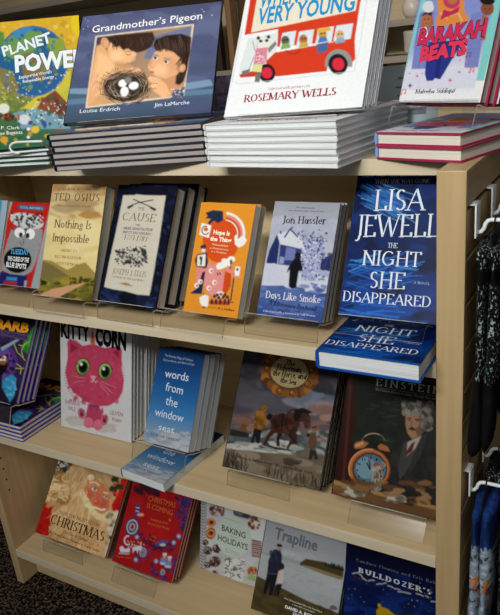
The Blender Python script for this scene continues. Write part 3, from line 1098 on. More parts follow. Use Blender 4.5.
flat(P4[0], TB, 2, -.1127, .093, 0, -17, 'thick novel with blue spine and pink edge', 'on the right end of the top shelf', 'lilac novels', .001, 3)

# ================================================================== second shelf
k2 = .9
a = Art(.124, .181, [(10.1, 201.8), (50.8, 203), (38.9, 289), (-1.4, 284.1)], (0, 195, 6.15), .95)
a.bg('c02a22', 'c4302a', 'b82a24')
a.p([(80, 30), (60, 30), (-20, 560), (30, 600), (0, 400), (30, 200)], 'a9aeb2')
a.p([(315, 40), (330, 60), (240, 590), (185, 590), (215, 470), (255, 300)], '9ea6ac')
a.p([(0, 470), (165, 490), (165, 590), (-30, 590)], '252a6c')
a.p([(70, 210), (180, 180), (262, 215), (255, 290), (225, 400), (195, 470), (150, 495), (60, 485), (10, 460), (12, 400), (40, 300)], '9a9c9e')
a.e(165, 160, 105, 48, 'd0d2d0', rot=12)
a.blobs(31, 95, (70, 112, 268, 212), (5, 11), ['1e1f20', 'e4e6e4', '2b2c2d', 'c9cbc9', '4a4b4c'])
a.e(120, 232, 34, 34, 'eceeec', rot=15)
a.e(188, 240, 30, 36, 'eceeec', rot=10)
a.arc(120, 232, 34, 34, 0, 360, 3, '3a3a3a'); a.arc(188, 240, 30, 36, 0, 360, 3, '3a3a3a')
a.e(128, 246, 12, 16, '161616'); a.e(170, 250, 12, 17, '161616')
a.arc(135, 285, 12, 22, 180, 400, 3, '3c3c3e')
a.e(108, 400, 86, 80, '141414', rot=-10)
a.blobs(32, 22, (30, 250, 250, 340), (2, 4), ['4a7ab0', '3a6aa0'])
a.t('TUESDAY', (62, 362), (176, 368), 30, '58a4d6', bold=.04, jit=.04)
a.t('THE CURSE OF THE', (45, 402), (176, 415), 26, 'e4e6e6', bold=.04, jit=.05)
a.t('BLUE SPOTS', (36, 440), (160, 456), 28, 'e4e6e6', bold=.04, jit=.05)
a.p([(115, 60), (272, 70), (268, 96), (112, 86)], '2d6d94')
a.t('TOTAL MAYHEM 6', (122, 82), (262, 90), 13, '9cc4d8', bold=.03)
a.p([(42, 502), (106, 508), (102, 528), (38, 522)], '3a94c4')
a.p([(24, 528), (106, 535), (103, 552), (20, 544)], 'c02a22')
a.p([(150, 528), (166, 525), (158, 580), (146, 580)], 'a9aeb2')
me = book_meshes('p', .124, .181, .016, a, 'a02a24', 'paper', 'pages', 'gloss')
P = stand('novel', me, .016, 1, (-.957, .039, ZB + .03, -.4, 25.7, 0), 'red comic novel with a grey screaming face', 'on the second shelf', 'red comic novels')
a = Art(.12, .181, [(-26.8, 199.6), (9, 200.6), (-2.4, 282.1), (-37.8, 277.9)], (0, 195, 6.15), .95)
a.bg('a9b9c4', '9db4c4', '8fa8bc')
a.uv([(.72, 0), (.84, 0), (.84, 1), (.72, 1)], '3f9cc4')
a.uv([(.1, .55), (.65, .55), (.65, .8), (.1, .8)], '3f9cc4')
me = book_meshes('p', .115, .181, .016, a, '8aa2b4', 'paper', 'pages', 'gloss')
stand('novel', me, .016, 1, (-1.0905, .05, ZB + .03, -.4, 25.7, 0), 'pale blue paperback cut by the photo edge', 'leftmost on the second shelf', 'blue paperbacks')

# ---- golden landscape book
a = Art(.144, .227, [(53.8, 184.3), (106.6, 184.3), (92.3, 301.8), (37.7, 294.8)], (0, 170, 3.846), 1.0)
a.bg('a08058', 'c8b078', 'd8c890', 'dccb92', 'd8c484', 'c0a45c')
a.blobs(41, 36, (180, 50, 420, 190), (10, 26), ['b29468', 'd9c694', 'bfa476', 'c8b488', 'a5906c'], 2.4, 5)
a.p([(300, 170), (330, 150), (380, 158), (395, 180), (350, 188)], 'b08a50')
a.blobs(42, 30, (170, 200, 400, 330), (14, 30), ['ddcf9c', 'd9c890', 'd4c286'], 2.0, 0)
a.p([(165, 340), (200, 345), (260, 380), (300, 360), (330, 350), (375, 400), (366, 460), (150, 460)], '9d8a4c')
a.p([(165, 345), (205, 362), (260, 400), (290, 420), (150, 430)], '7d7044')
a.p([(158, 412), (300, 405), (370, 412), (360, 510), (140, 490)], ['7d7a38', 'a08e3c', '8a8034', '4f4c22', '5c5828'])
a.blobs(43, 60, (148, 415, 370, 500), (4, 11), ['6c6a2e', '8f8438', '4a4a20', 'a29238', '57541f'], 2.2, 8)
a.blobs(44, 26, (270, 412, 372, 440), (4, 8), ['3c3c1c', '4a4520'])
a.p([(146, 482), (200, 455), (320, 432), (332, 434), (260, 470), (215, 494)], 'c59a76')
a.p([(160, 420), (180, 425), (175, 440), (155, 440)], '2f3018')
a.t('AUTHOR OF NOTHING YET', (220, 78), (385, 77), 9, '7c6440', 'r')
a.t('TED OSIUS', (210, 114), (386, 118), 26, '5c4a30', 'r', thick=.13, track=.12)
a.t('with a foreword by friends', (222, 137), (350, 140), 8, '8a7350', 'r')
a.t('Nothing Is', (210, 216), (352, 222), 30, '6c5c3c', 'r', thick=.13)
a.t('Impossible', (202, 268), (344, 276), 30, '6c5c3c', 'r', thick=.13)
a.t("AMERICA'S", (235, 308), (300, 312), 10, '7c6a48', 'r', track=.2)
a.t('RECONCILIATION', (212, 332), (314, 340), 10, '7c6a48', 'r', track=.2)
a.t('WITH VIETNAM', (218, 358), (302, 366), 10, '7c6a48', 'r', track=.2)
me = book_meshes('p', .144, .227, .027, a, '8a7c56', 'hard', 'pages', 'matte', '6d5c3c')
stand('hardcover_book', me, .027, 1, (-.804, .008, ZB + .03, 0, 25.5, 0), 'golden landscape cover with brown serif title', 'on the second shelf', 'landscape hardcovers')

# ---- navy book with cream panel
a = Art(.144, .229, [(118.1, 183.7), (178.9, 186.9), (154.8, 308.6), (97.9, 300.3)], (95, 180, 4.73), .85, 1.2)
a.bg('141a2e')
a.blobs(51, 90, (10, 10, 400, 610), (6, 18), ['1a223c', '22304f', '10141f', '2a3a60', '161d34'], 1.6)
a.blobs(52, 30, (25, 525, 110, 600), (6, 14), ['3a4c78', '2c3d68', '1c2746'], 2, 30)
a.blobs(53, 30, (215, 560, 290, 610), (5, 12), ['35487a', '1c2746'], 2, 10)
a.blobs(54, 26, (285, 150, 350, 480), (5, 12), ['33466f', '1c2746', '273760'], 2, 70)
a.p([(132, 70), (190, 73), (192, 68), (240, 75), (338, 80), (300, 320), (262, 520), (255, 550), (200, 545), (140, 528), (90, 520), (46, 508), (70, 380), (100, 240)], 'd8d3c4')
for sgn, pts in ((0, [(152, 132), (200, 112), (278, 99)]), (1, [(290, 146), (240, 122), (180, 92)])):
    a.l(pts, 5, '22242c')
    q = pts[0]
    d = 1 if sgn == 0 else -1
    a.p([(q[0] - 2 * d, q[1] + 4), (q[0] + 25 * d, q[1] - 14), (q[0] + 30 * d, q[1] - 6), (q[0] + 6 * d, q[1] + 9)], '22242c')
a.t('THE', (203, 147), (236, 151), 16, 'a08a5c', 'r')
a.t('CAUSE', (124, 194), (286, 209), 38, '9a8454', 'r', shear=.1, thick=.12, thin=.05)
a.t('THE', (190, 224), (214, 227), 9, '4a4c58', 'r')
a.t('AMERICAN REVOLUTION', (130, 238), (272, 252), 12, '4a4c58', 'r')
a.t('AND ITS DISCONTENTS,', (127, 256), (268, 273), 11, '4a4c58', 'r')
a.t('1773-1783', (134, 288), (244, 302), 24, 'a08a5c', 'r', shear=.2)
a.blobs(55, 110, (98, 335, 248, 405), (3, 9), ['22242c', '2c2e38', '3a3c46', '6a6a6c'])
a.blobs(56, 30, (150, 320, 240, 350), (2, 5), ['22242c', '4a4c54'])
a.blobs(57, 22, (165, 395, 240, 418), (2, 6), ['22242c', '4a4c54'])
a.blobs(58, 18, (120, 350, 230, 385), (3, 7), ['d0cbbc'])
a.t('JOSEPH J. ELLIS', (82, 446), (240, 466), 24, 'a08a5c', 'r', thick=.12)
a.t('AUTHOR OF THE QUARTET', (82, 464), (230, 488), 8, '8a8470', 'r')
a.p([(112, 492), (150, 490), (182, 508), (150, 504)], 'b08a4c')
me = book_meshes('p', .144, .229, .0305, a, '1a2036', 'hard', 'pages', 'matte', '141a2c')
stand('hardcover_book', me, .0305, 3, (-.653, .016, ZB + .03, -1.5, 29.3, 0), 'navy hardcover with a cream title panel', 'on the second shelf', 'navy history hardcovers', .001, .33)

# ---- orange paperback
a = Art(.115, .196, [(203.4, 202.4), (254.9, 205.3), (239.4, 319.4), (182.5, 309.7)], (180, 200, 5.125), 1.0)
a.bg('dc9630', 'dc9634', 'd8922e')
a.e(215, 200, 92, 108, 'd2581f', rot=8)
for r, c in ((0, 'e8e4dc'), (14, 'd98f88'), (24, 'c85a44'), (32, 'ece6dc')):
    a.arc(232, 165, 98 - r, 100 - r, -14, 84, 13 if r != 32 else 5, c, 18)
a.p([(138, 62), (175, 50), (225, 55), (226, 98), (200, 112), (180, 100), (160, 118), (148, 112), (165, 90), (138, 88), (150, 76)], '28324e')
a.p([(120, 108), (168, 124), (154, 182), (106, 166)], 'ece8e0')
a.arc(138, 145, 18, 20, 60, 330, 6, '3a4258'); a.e(140, 140, 11, 10, 'd2581f')
a.p([(282, 175), (295, 165), (300, 190), (325, 170), (345, 195), (330, 220), (305, 232), (285, 215)], 'e9e5de')
a.t('Hope Is', (176, 163), (258, 172), 20, 'f4eadc', bold=.04)
a.t('the Thing', (160, 194), (266, 206), 20, 'f4eadc', bold=.04)
a.t('Wisconsinites', (170, 218), (250, 228), 10, 'f0d8b8')
a.t('on Perseverance', (158, 235), (252, 247), 10, 'f0d8b8')
a.t('in a Pandemic', (166, 252), (244, 264), 10, 'f0d8b8')
a.p([(92, 318), (80, 440), (50, 462), (110, 470), (146, 345), (120, 330)], 'd98f8a')
a.p([(146, 300), (190, 318), (235, 360), (240, 470), (190, 500), (150, 470), (128, 420)], 'dc948e')
a.e(126, 232, 14, 18, '8a5a3c')
a.p([(112, 222), (140, 214), (140, 230), (112, 230)], '232c48')
a.p([(116, 236), (138, 238), (134, 252), (116, 248)], 'e8e4dc')
a.p([(95, 262), (145, 255), (150, 305), (140, 335), (88, 326), (82, 290)], '232c48')
a.p([(96, 268), (138, 262), (134, 324), (92, 322)], 'e4ded2')
a.l([(112, 318), (116, 285), (108, 275)], 8, '232c48'); a.e(114, 284, 7, 10, '232c48')
a.p([(50, 468), (115, 472), (135, 350), (120, 355), (90, 440)], '232c48')
for x, y in ((108, 405), (88, 425), (165, 348), (182, 410), (152, 440)):
    a.e(x, y, 12, 13, 'eeeae2'); a.e(x + 3, y + 1, 6, 7, 'b8502c')
for x, y in ((200, 365), (212, 362)):
    a.l([(x - 3, y - 6), (x + 2, y + 8)], 6, '5a2c34')
for x, y, r in ((215, 322, 22), (245, 310, 28), (268, 290, 20), (205, 330, 14), (232, 296, 14)):
    a.e(x, y, r, r * .8, 'ece8e2')
a.p([(240, 335), (270, 330), (268, 430), (240, 478), (222, 470), (232, 390)], 'c8501e')
a.p([(232, 350), (250, 320), (285, 352), (272, 365)], 'd98f8a')
a.l([(268, 312), (262, 340)], 5, '5a3c34'); a.e(268, 304, 7, 13, '5a3c34')
a.l([(286, 360), (268, 510)], 7, '232c48'); a.l([(258, 516), (282, 520)], 6, '232c48')
a.p([(290, 325), (316, 330), (308, 384), (284, 380)], 'ece8e0')
a.e(300, 342, 6, 8, '232c48'); a.p([(278, 372), (318, 380), (312, 392), (276, 386)], 'd98f8a')
a.e(212, 476, 24, 18, 'eae6de'); a.e(216, 474, 10, 9, 'b8502c')
for x, y in ((182, 485), (205, 492), (228, 490), (250, 490), (196, 478), (236, 478)):
    a.e(x, y, 9, 10, '4a2c2c')
a.p([(155, 508), (264, 512), (262, 538), (152, 528)], 'b84a22')
for x in (162, 185, 208, 232, 252):
    a.p([(x, 500), (x + 12, 500), (x + 10, 530), (x - 2, 528)], '232c48' if x % 2 else '3a2a34')
a.p([(102, 490), (130, 474), (152, 485), (146, 540), (122, 548), (104, 520)], 'e8e4dc')
a.l([(122, 465), (126, 478)], 4, '8a4a2c'); a.e(124, 545, 10, 5, '232c48')
a.t('Edited by', (150, 547), (196, 554), 8, '5a3c20')
a.t('B. J. Hollars', (202, 556), (286, 570), 11, '3a2c20', bold=.03)
me = book_meshes('p', .115, .196, .0175, a, 'b8a47a', 'paper', 'pages', 'matte', 'd08a2c')
stand('paperback_book', me, .0175, 2, (-.452, .018, ZB + .03, -2.5, 27.3, -.4), 'orange paperback with a rainbow', 'on the second shelf', 'orange paperbacks', .0005)

# ---- blue and white snow scene paperback
a = Art(.121, .198, [(275.1, 201.2), (340.7, 202.5), (321.2, 323), (256.1, 314.5)], (255, 198, 4.8), k2)
a.bg('a9adb6', 'a8adb8', 'b0b5c2', 'bcc1cd', '9aa5c8', '4a5e9a', '3c5090')
a.blobs(61, 50, (60, 110, 400, 230), (14, 30), ['b4b8c8', 'bcc0cc', 'aeb4c6'], 2)
a.p([(50, 300), (140, 320), (240, 370), (350, 380), (340, 470), (180, 440), (30, 420)], 'ccd0dc')
a.p([(20, 420), (120, 420), (180, 440), (340, 460), (325, 590), (0, 570)], ['5068a4', '5670a8', '5c76ac', '4c66a0', '3a5290', '34508a'])
a.blobs(62, 70, (15, 415, 335, 590), (4, 12), ['5a74b0', '445c9c', '6a82b8', '3a508c'], 2.5, 8)
a.p([(68, 250), (108, 168), (118, 205), (105, 318), (52, 312)], '28386c')
a.p([(105, 172), (170, 155), (225, 195), (235, 245), (120, 222)], 'd4d7e0')
a.p([(120, 222), (225, 246), (215, 320), (205, 330), (110, 318)], '34467c')
a.p([(150, 235), (195, 245), (190, 300), (140, 298)], '7a82b4')
a.p([(120, 280), (140, 285), (136, 316), (114, 314)], '9aa2c8')
a.l([(140, 190), (168, 148), (205, 188)], 7, '34467c'); a.l([(168, 150), (182, 138)], 6, '34467c'); a.l([(122, 158), (124, 172)], 7, '34467c')
a.p([(232, 215), (270, 195), (330, 200), (330, 260), (310, 340), (290, 400), (220, 395), (225, 300)], 'a4abcc')
a.blobs(63, 170, (222, 190, 332, 395), (2.5, 6), ['1f2d5c', '2c3c70', 'c9cddc', '465a90', 'dfe2ea'])
a.blobs(64, 60, (205, 150, 345, 225), (2, 7), ['8088b0', '565e8c', 'a4aac4', '2c3c70'])
a.p([(318, 300), (372, 265), (360, 350), (310, 345)], '2f3668')
a.blobs(65, 24, (318, 265, 372, 350), (5, 10), ['2a3060', '3c4478'])
a.p([(30, 330), (90, 312), (130, 345), (140, 400), (60, 405)], 'c9cddb')
a.p([(188, 290), (206, 282), (222, 305), (228, 350), (210, 350), (196, 430), (176, 438), (160, 424), (165, 345), (150, 360), (158, 335)], '14151c')
a.e(204, 278, 14, 14, '1c1c24'); a.p([(190, 268), (208, 260), (216, 272), (192, 276)], '14151c')
a.l([(220, 330), (226, 350)], 6, '14151c')
a.t('"Fine and heartfelt"', (192, 47), (290, 52), 8, '5c5f70', 'r', shear=.2)
a.t('Larry Woiwode, author of Born Brothers', (160, 62), (336, 68), 7, '5c5f70', 'r')
a.t('Jon Hassler', (130, 120), (340, 125), 34, '22252f', 'r', thick=.15, thin=.07)
a.t('Days Like Smoke', (48, 478), (312, 506), 34, 'dfe2ec', 'r', thick=.15, thin=.07, out='2f386c', ow=.02)
a.t('A Minnesota Boyhood', (62, 512), (288, 545), 22, '262c54', 'r', shear=.3)
a.t('Edited and with a foreword by Will Weaver', (38, 545), (290, 572), 10, 'c9cee4', 'r')
me = book_meshes('p', .121, .198, .0125, a, '232a58', 'paper', 'pages', 'gloss', '1c2350')
stand('paperback_book', me, .0125, 3, (-.313, .036, ZB + .03, -.8, 29.6, 0), 'blue and white paperback of a snowy house', 'on the second shelf', 'snow scene paperbacks', .0025)

# ---- deep blue novel
a = Art(.153, .227, [(358.6, 175.2), (454.9, 175.3), (436.1, 325), (340.4, 314.2)], (335, 170, 3.844), .95, 1.12)
a.bg('07163a', '0a2456', '0c2f68', '081e4a', '082a66', '0a4088', '0c4c96')
a.blobs(71, 60, (20, 20, 460, 600), (14, 34), ['0b2a66', '092252', '0e3674', '071a42'], 2.2, -15)
R = random.Random(5)
for i in range(70):
    x, y = R.uniform(85, 200), R.uniform(60, 150)
    L_ = R.uniform(40, 130)
    a.l([(x, y), (x + L_, y + L_ * R.uniform(.3, .75))], R.uniform(2, 5), R.choice(['2f6cb0', '4a8cc4', '1f529c', '26609f', '5a9ccc']))
for i in range(90):
    x, y = R.uniform(35, 240), R.uniform(330, 440)
    L_ = R.uniform(40, 120)
    a.l([(x, y + 20), (x + L_, y + 20 - L_ * R.uniform(-.35, .5))], R.uniform(2, 5), R.choice(['1f5cae', '2a78c4', '1a4c9c', '3a90d0', '123c88']))
for i in range(40):
    x, y = R.uniform(20, 200), R.uniform(500, 580)
    L_ = R.uniform(40, 120)
    a.l([(x, y), (x + L_, y - L_ * R.uniform(-.2, .3))], R.uniform(3, 6), R.choice(['1a5cb0', '2272c4', '124a9c']))
a.t('#1 NEW YORK TIMES BESTSELLING AUTHOR', (100, 36), (420, 34), 10, '9fb4cc', 'r')
a.t('THEN SHE WAS GONE', (152, 60), (360, 58), 14, 'b9b89a', 'r', shear=.1, thick=.13)
a.t('LISA', (148, 163), (340, 161), 78, 'dbe4ea', 'r', thick=.11, thin=.045)
a.t('JEWELL', (78, 262), (398, 264), 82, 'dbe4ea', 'r', thick=.11, thin=.045)
a.t('THE', (203, 304), (240, 306), 19, 'cfdbe6', 'r', thick=.13)
a.t('NIGHT', (106, 368), (328, 377), 54, 'dbe4ea', 'r', thick=.11, thin=.045)
a.t('SHE', (132, 455), (270, 462), 62, 'dbe4ea', 'r', thick=.11, thin=.045)
a.t('A NOVEL', (302, 440), (364, 446), 9, 'a9bed6', 'r', track=.15)
a.t('DISAPPEARED', (34, 504), (368, 530), 38, 'dbe4ea', 'r', thick=.12, thin=.05)
me = book_meshes('p', .153, .227, .030, a, '1f5ca8', 'hard', 'pages_white', 'gloss', '1c58a4')
P = stand('novel', me, .030, 1, (-.161, .032, ZB + .0492, -.2, 28.3, 0), 'deep blue novel with tall white lettering', 'on the second shelf', 'deep blue novels')
flat(P[0], .030, 1, -.158, -.0615, ZB, 0, 'deep blue novel', 'overhanging the second shelf', 'deep blue novels')

# ================================================================== third shelf
k3 = 1.0
a = Art(.136, .21, [(-3.1, 308.9), (37.2, 314.6), (16, 404.3), (-24.2, 394.6)], (0, 310, 5.125), 1.15)
a.bg('2a2436', '30283e', '3c2c58', '35264f', '201a34')
a.blobs(81, 80, (-120, 0, 190, 470), (8, 22), ['352a4a', '241e30', '44316a', '3a2350', '1a1626'])
a.p([(130, 150), (190, 60), (200, 130), (150, 235), (105, 195)], '2f7a34')
a.p([(130, 160), (175, 110), (150, 200)], '3f9a3c')
a.e(20, 285, 66, 100, '54387c', rot=15)
a.e(10, 280, 48, 80, '6a4a90', rot=15)
a.blobs(82, 30, (-60, 220, 70, 330), (6, 14), ['1a1420', '2a1c28'])
a.e(15, 262, 22, 24, '8a5238'); a.e(22, 244, 9, 7, 'e8e4dc'); a.e(6, 248, 9, 7, 'e8e4dc'); a.e(18, 268, 12, 6, 'e8e0d4')
a.e(-10, 285, 48, 50, '17121a'); a.e(14, 262, 20, 20, '8f583c'); a.e(22, 256, 7, 5, 'ece8e0'); a.e(5, 256, 7, 5, 'ece8e0')
for pts in ([(70, 170), (90, 220), (110, 235), (130, 260)], [(130, 170), (110, 210), (120, 245)], [(85, 275), (110, 295), (105, 330)], [(95, 180), (120, 185), (150, 160)], [(80, 300), (125, 300)]):
    a.l(pts, 3.5, 'b4b84a')
a.p([(0, 195), (85, 150), (100, 155), (10, 210)], '8aa0b4')
a.p([(10, 360), (60, 330), (85, 350), (75, 440), (50, 475), (20, 440), (0, 400)], '3a8ab0')
a.blobs(83, 30, (8, 345, 80, 450), (5, 11), ['4a9cc0', '2c7098', '5caccc'])
a.p([(-60, 330), (10, 330), (10, 400), (50, 470), (-80, 450)], '221a30')
a.p([(0, 100), (145, 125), (148, 162), (0, 130)], '5a4a70')
a.t('BARB', (-28, 92), (144, 118), 46, 'd89a30', bold=.05, out='6a3a1a', ow=.02)
a.t('THE LAST BERSERKER', (10, 122), (140, 152), 14, '2a2038', bold=.02)
me = book_meshes('p', .136, .21, .0105, a, '4b3f96', 'hard', 'pages', 'gloss', '3c2f78')
me[0].name = 'cover'
P = stand('graphic_novel', me, .0105, 4, (-1.0935, .008, -.5275, 0, 33, 0), 'purple graphic novel with orange title', 'at the far left of the third shelf', 'purple graphic novels', .0035)
flat(P[0], .0105, 4, -1.0905, .0, ZC, 0, 'purple graphic novel', 'at the far left of the third shelf', 'purple graphic novels', .0012, 9)

# ---- white picture book with a pink cat
a = Art(.213, .255, [(60.9, 321.9), (132.4, 332), (132, 444), (62.1, 427)], (60, 320, 4.731), k3 * .92)
a.bg('cfd1d2')
a.blobs(91, 40, (55, 470, 130, 500), (8, 18), ['b9b9b4', 'c2c2be'], 2, 8)
a.blobs(92, 40, (190, 505, 255, 530), (6, 14), ['b9b9b4', 'c2c2be'], 2, 8)
a.p([(28, 255), (40, 180), (52, 110), (75, 100), (110, 128), (160, 118), (215, 138), (270, 130), (296, 150), (292, 220), (306, 290), (300, 345), (275, 390), (230, 412), (180, 414), (125, 392), (70, 350), (40, 310)], 'c04a68')
a.blobs(93, 130, (45, 150, 295, 395), (6, 14), ['c4506e', 'bc4664', 'c85674', 'b84260'])
R = random.Random(3)
for i in range(70):
    an = 2 * PI * i / 70
    x, y = 166 + 134 * math.cos(an), 265 - 140 * math.sin(an)
    if y > 150:
        a.l([(x, y), (x + 9 * math.cos(an), y - 9 * math.sin(an) + 2)], 3.2, 'bc4664')
a.p([(40, 180), (38, 110), (48, 92), (66, 100), (112, 135), (80, 150)], 'c04a68')
a.p([(232, 150), (276, 128), (294, 140), (296, 240), (270, 185)], 'c04a68')
a.p([(54, 160), (54, 112), (92, 138)], '9a3450')
a.p([(252, 158), (284, 142), (284, 190)], '9a3450')
a.p([(146, 118), (157, 30), (170, 120)], ['c8603c', 'd88a4c', 'c8603c'])
for x, y, s_ in ((111, 226, 1), (217, 248, .98)):
    a.e(x, y, 34 * s_, 42 * s_, '2a2018', rot=5)
    a.e(x, y, 30 * s_, 37 * s_, 'a9c07c', rot=5)
    a.e(x + 2, y + 4, 24 * s_, 31 * s_, '3f6a3c', rot=5)
    a.e(x + 1, y + 2, 19 * s_, 25 * s_, '14140e', rot=5)
    a.e(x - 7, y - 12, 6, 8, 'e8ece6')
a.l([(78, 208), (90, 216)], 4, '2a2018'); a.l([(244, 232), (254, 240)], 4, '2a2018')
a.p([(146, 268), (176, 272), (164, 290), (154, 288)], 'e0a0ac')
a.l([(160, 288), (156, 300), (146, 296)], 3, 'e8c4c8'); a.l([(160, 288), (172, 302), (182, 294)], 3, 'e8c4c8')
for x0, y0, x1, y1 in ((120, 280, 60, 268), (120, 292, 68, 300), (192, 302, 252, 352), (196, 296, 268, 326), (190, 310, 236, 362)):
    a.l([(x0, y0), (x1, y1)], 1.8, 'd89aa8')
a.p([(138, 400), (190, 410), (205, 470), (210, 505), (160, 515), (118, 500), (128, 440)], 'b8486a')
a.p([(190, 440), (205, 415), (210, 440), (200, 470)], 'c04a68')
for x, y in ((138, 492), (184, 502)):
    a.e(x, y, 23, 26, 'd3788c'); a.l([(x, y + 4), (x, y + 24)], 1.6, 'a84a60'); a.l([(x - 9, y + 6), (x - 9, y + 22)], 1.6, 'a84a60'); a.l([(x + 9, y + 6), (x + 9, y + 22)], 1.6, 'a84a60')
for x, y in ((106, 448), (214, 478)):
    a.e(x, y, 18, 28, 'c87084', rot=-20 if x < 150 else 15); a.e(x, y + 3, 9, 12, '7a3044'); a.e(x - 5, y - 14, 4, 5, '7a3044'); a.e(x + 7, y - 13, 4, 5, '7a3044')
a.arc(155, 418, 8, 9, 0, 200, 6, '5a3a80'); a.arc(172, 421, 8, 9, -20, 180, 6, '5a3a80'); a.l([(150, 424), (148, 432)], 5, '5a3a80'); a.l([(178, 428), (178, 434)], 5, '5a3a80')
a.t('KITTY', (8, 84), (146, 104), 68, '17161a', bold=.05, jit=.05)
a.t('CORN', (170, 118), (316, 146), 76, '17161a', bold=.06, jit=.04)
a.t('SHANNON', (28, 400), (96, 414), 20, 'a85468')
a.t('HALE', (42, 430), (76, 438), 20, 'a85468')
a.t('LEUYEN', (240, 452), (300, 464), 20, 'a85468')
a.t('PHAM', (250, 484), (294, 494), 18, 'a85468')
me = book_meshes('p', .213, .255, .0115, a, 'c4c9ca', 'hard', 'pages_white', 'gloss', 'c0c6c8')
stand('picture_book', me, .0115, 8, (-.9163, .086, ZC + .0035, .6, 14.6, 0), 'white picture book with a fluffy pink cat', 'on the third shelf', 'pink cat picture books', .0012, 0)

# ---- sky blue paperback
a = Art(.117, .2, [(164, 348.8), (203.9, 356.4), (191.3, 453.6), (143.8, 441)], (130, 340, 4.1), .85)
a.bg('163e6c', '1b4c84', '225c98', '2f70aa', '4686ba', '7a9cba', 'a9b0b8')
a.blobs(101, 46, (50, 385, 260, 460), (8, 20), ['b4b8be', 'c0c3c8', 'a2abb6', '94a4b4'], 1.8, 12)
a.blobs(102, 16, (60, 368, 250, 400), (5, 14), ['b9bec4', 'a9b4be', '7e9cba'], 1.6, 12)
for ln, x0, y0, x1, y1, c in (('words', 155, 145, 245, 163, 24), ('from', 156, 196, 224, 214, 30), ('the', 155, 252, 202, 266, 34), ('window', 110, 298, 228, 328, 32), ('seat', 124, 362, 190, 378, 24)):
    a.t(ln, (x0, y0), (x1, y1), c * (1.25 if ln in ('words', 'seat') else 1.08), 'd6e0ea', bold=.005)
a.t('The Everyday Magic of Ordinary,', (158, 70), (262, 92), 8, 'b4c8dc')
a.t('Extraordinary, and Bizarre Days', (152, 86), (266, 106), 8, 'b4c8dc')
a.t('TAYLOR TIPPETT', (88, 386), (214, 416), 11, '4c5c70', track=.3)
me = book_meshes('p', .117, .2, .0195, a, 'a9b4be', 'paper', 'pages_white', 'matte', '27588c')
P = stand('paperback_book', me, .0195, 4, (-.622, .041, ZC + .0555, -1.5, 28.7, 0), 'sky blue paperback with white lower-case title', 'on the third shelf', 'sky blue paperbacks', .0003, .8)
flat(P[0], .0195, 1, -.642, -.018, ZC, -5, 'sky blue paperback', 'overhanging the third shelf', 'sky blue paperbacks')

# ---- stormy sea picture book with a horse
a = Art(.208, .24, [(244.4, 351.2), (341, 366.6), (318.5, 490.2), (222.4, 467)], (220, 350, 4.0), .85, 1.2)
a.bg('3a3a40', '46444c', '5a565c', '4a484e', '5c5a60', '7a6660', '62666a', '84847c', '8a7c68', '5c5244')
a.blobs(111, 70, (60, 0, 490, 250), (16, 40), ['44424a', '3c3b42', '52505a', '5e5c64', '35343a', '68666c'], 2.2, 8)
a.blobs(112, 16, (300, 190, 460, 260), (12, 30), ['7c8a98', '8c8c94', '6c7888'], 2.4, 8)
a.blobs(113, 24, (380, 230, 470, 400), (10, 22), ['9a7c74', '8a6e68', 'a58a7c', '5e5a60'], 2.2, 8)
a.blobs(114, 20, (60, 285, 200, 330), (10, 20), ['8c6c62', '9a7a6c', '6a5c5c'], 2.6, 8)
a.p([(48, 322), (470, 392), (430, 440), (30, 375)], '5c6468')
a.blobs(115, 80, (30, 335, 440, 430), (5, 13), ['6c7478', '50585c', '8c928e', 'a4a8a2', '464c50'], 3, 10)
a.blobs(116, 34, (40, 375, 300, 425), (4, 10), ['b4b6ae', '9a9e98', 'c4c4ba'], 4, 8)
a.p([(20, 400), (440, 440), (410, 570), (0, 480)], ['7c7468', '8a7e6c', '746650', '5c4e3c'])
a.blobs(117, 60, (20, 420, 430, 540), (8, 20), ['8c8070', '7c7060', '948876', '6e6252'], 2.4, 8)
R = random.Random(8)
for i in range(130):
    x = R.choice([R.uniform(12, 110), R.uniform(190, 430)])
    y = 440 + .26 * x + R.uniform(-5, 28)
    a.l([(x, y), (x + R.uniform(-14, 14), y - R.uniform(18, 48))], R.uniform(1.6, 3.2), R.choice(['2a241c', '3a3226', '4c4232', '6a5c44']))
a.p([(40, 322), (118, 340), (112, 358), (34, 348)], '3c342e')
a.e(98, 306, 10, 12, '8a6434'); a.p([(76, 325), (88, 302), (108, 310), (102, 330)], '7a5630')
# man in oilskins
a.p([(142, 262), (160, 250), (180, 262), (182, 300), (168, 330), (134, 326), (134, 296)], '8a6228')
a.blobs(118, 16, (138, 262, 178, 325), (4, 10), ['9a7030', '74521f', 'a87c38'], 1.5, 80)
a.e(176, 245, 11, 13, '9a7030'); a.p([(160, 240), (188, 236), (188, 250), (164, 252)], '8a6228')
a.p([(136, 322), (166, 328), (158, 380), (146, 380), (140, 350), (134, 380), (122, 376)], '24222a')
# horse
a.p([(212, 272), (250, 264), (290, 276), (302, 250), (330, 244), (356, 262), (362, 290), (350, 326), (340, 324), (332, 296), (318, 300), (304, 330), (306, 350), (280, 350), (240, 338), (222, 342), (204, 330), (202, 296)], '4c2c22')
a.blobs(119, 40, (210, 272, 305, 340), (6, 14), ['5a3428', '42261e', '663c2c', '3a2019'], 1.4)
a.p([(212, 270), (196, 262), (182, 278), (190, 292), (206, 286)], '1c1614')
a.p([(292, 276), (300, 250), (336, 244), (372, 262), (352, 268), (330, 262), (318, 290), (300, 300)], '1e1614')
a.p([(344, 276), (362, 282), (360, 322), (340, 325), (336, 306)], '5a3a30'); a.l([(340, 290), (362, 300)], 3, '1c1614')
a.p([(206, 325), (222, 338), (196, 362), (184, 392), (172, 386), (186, 350)], '4c2c22')
a.p([(232, 335), (252, 340), (238, 368), (240, 392), (226, 392), (224, 362)], '3a2019')
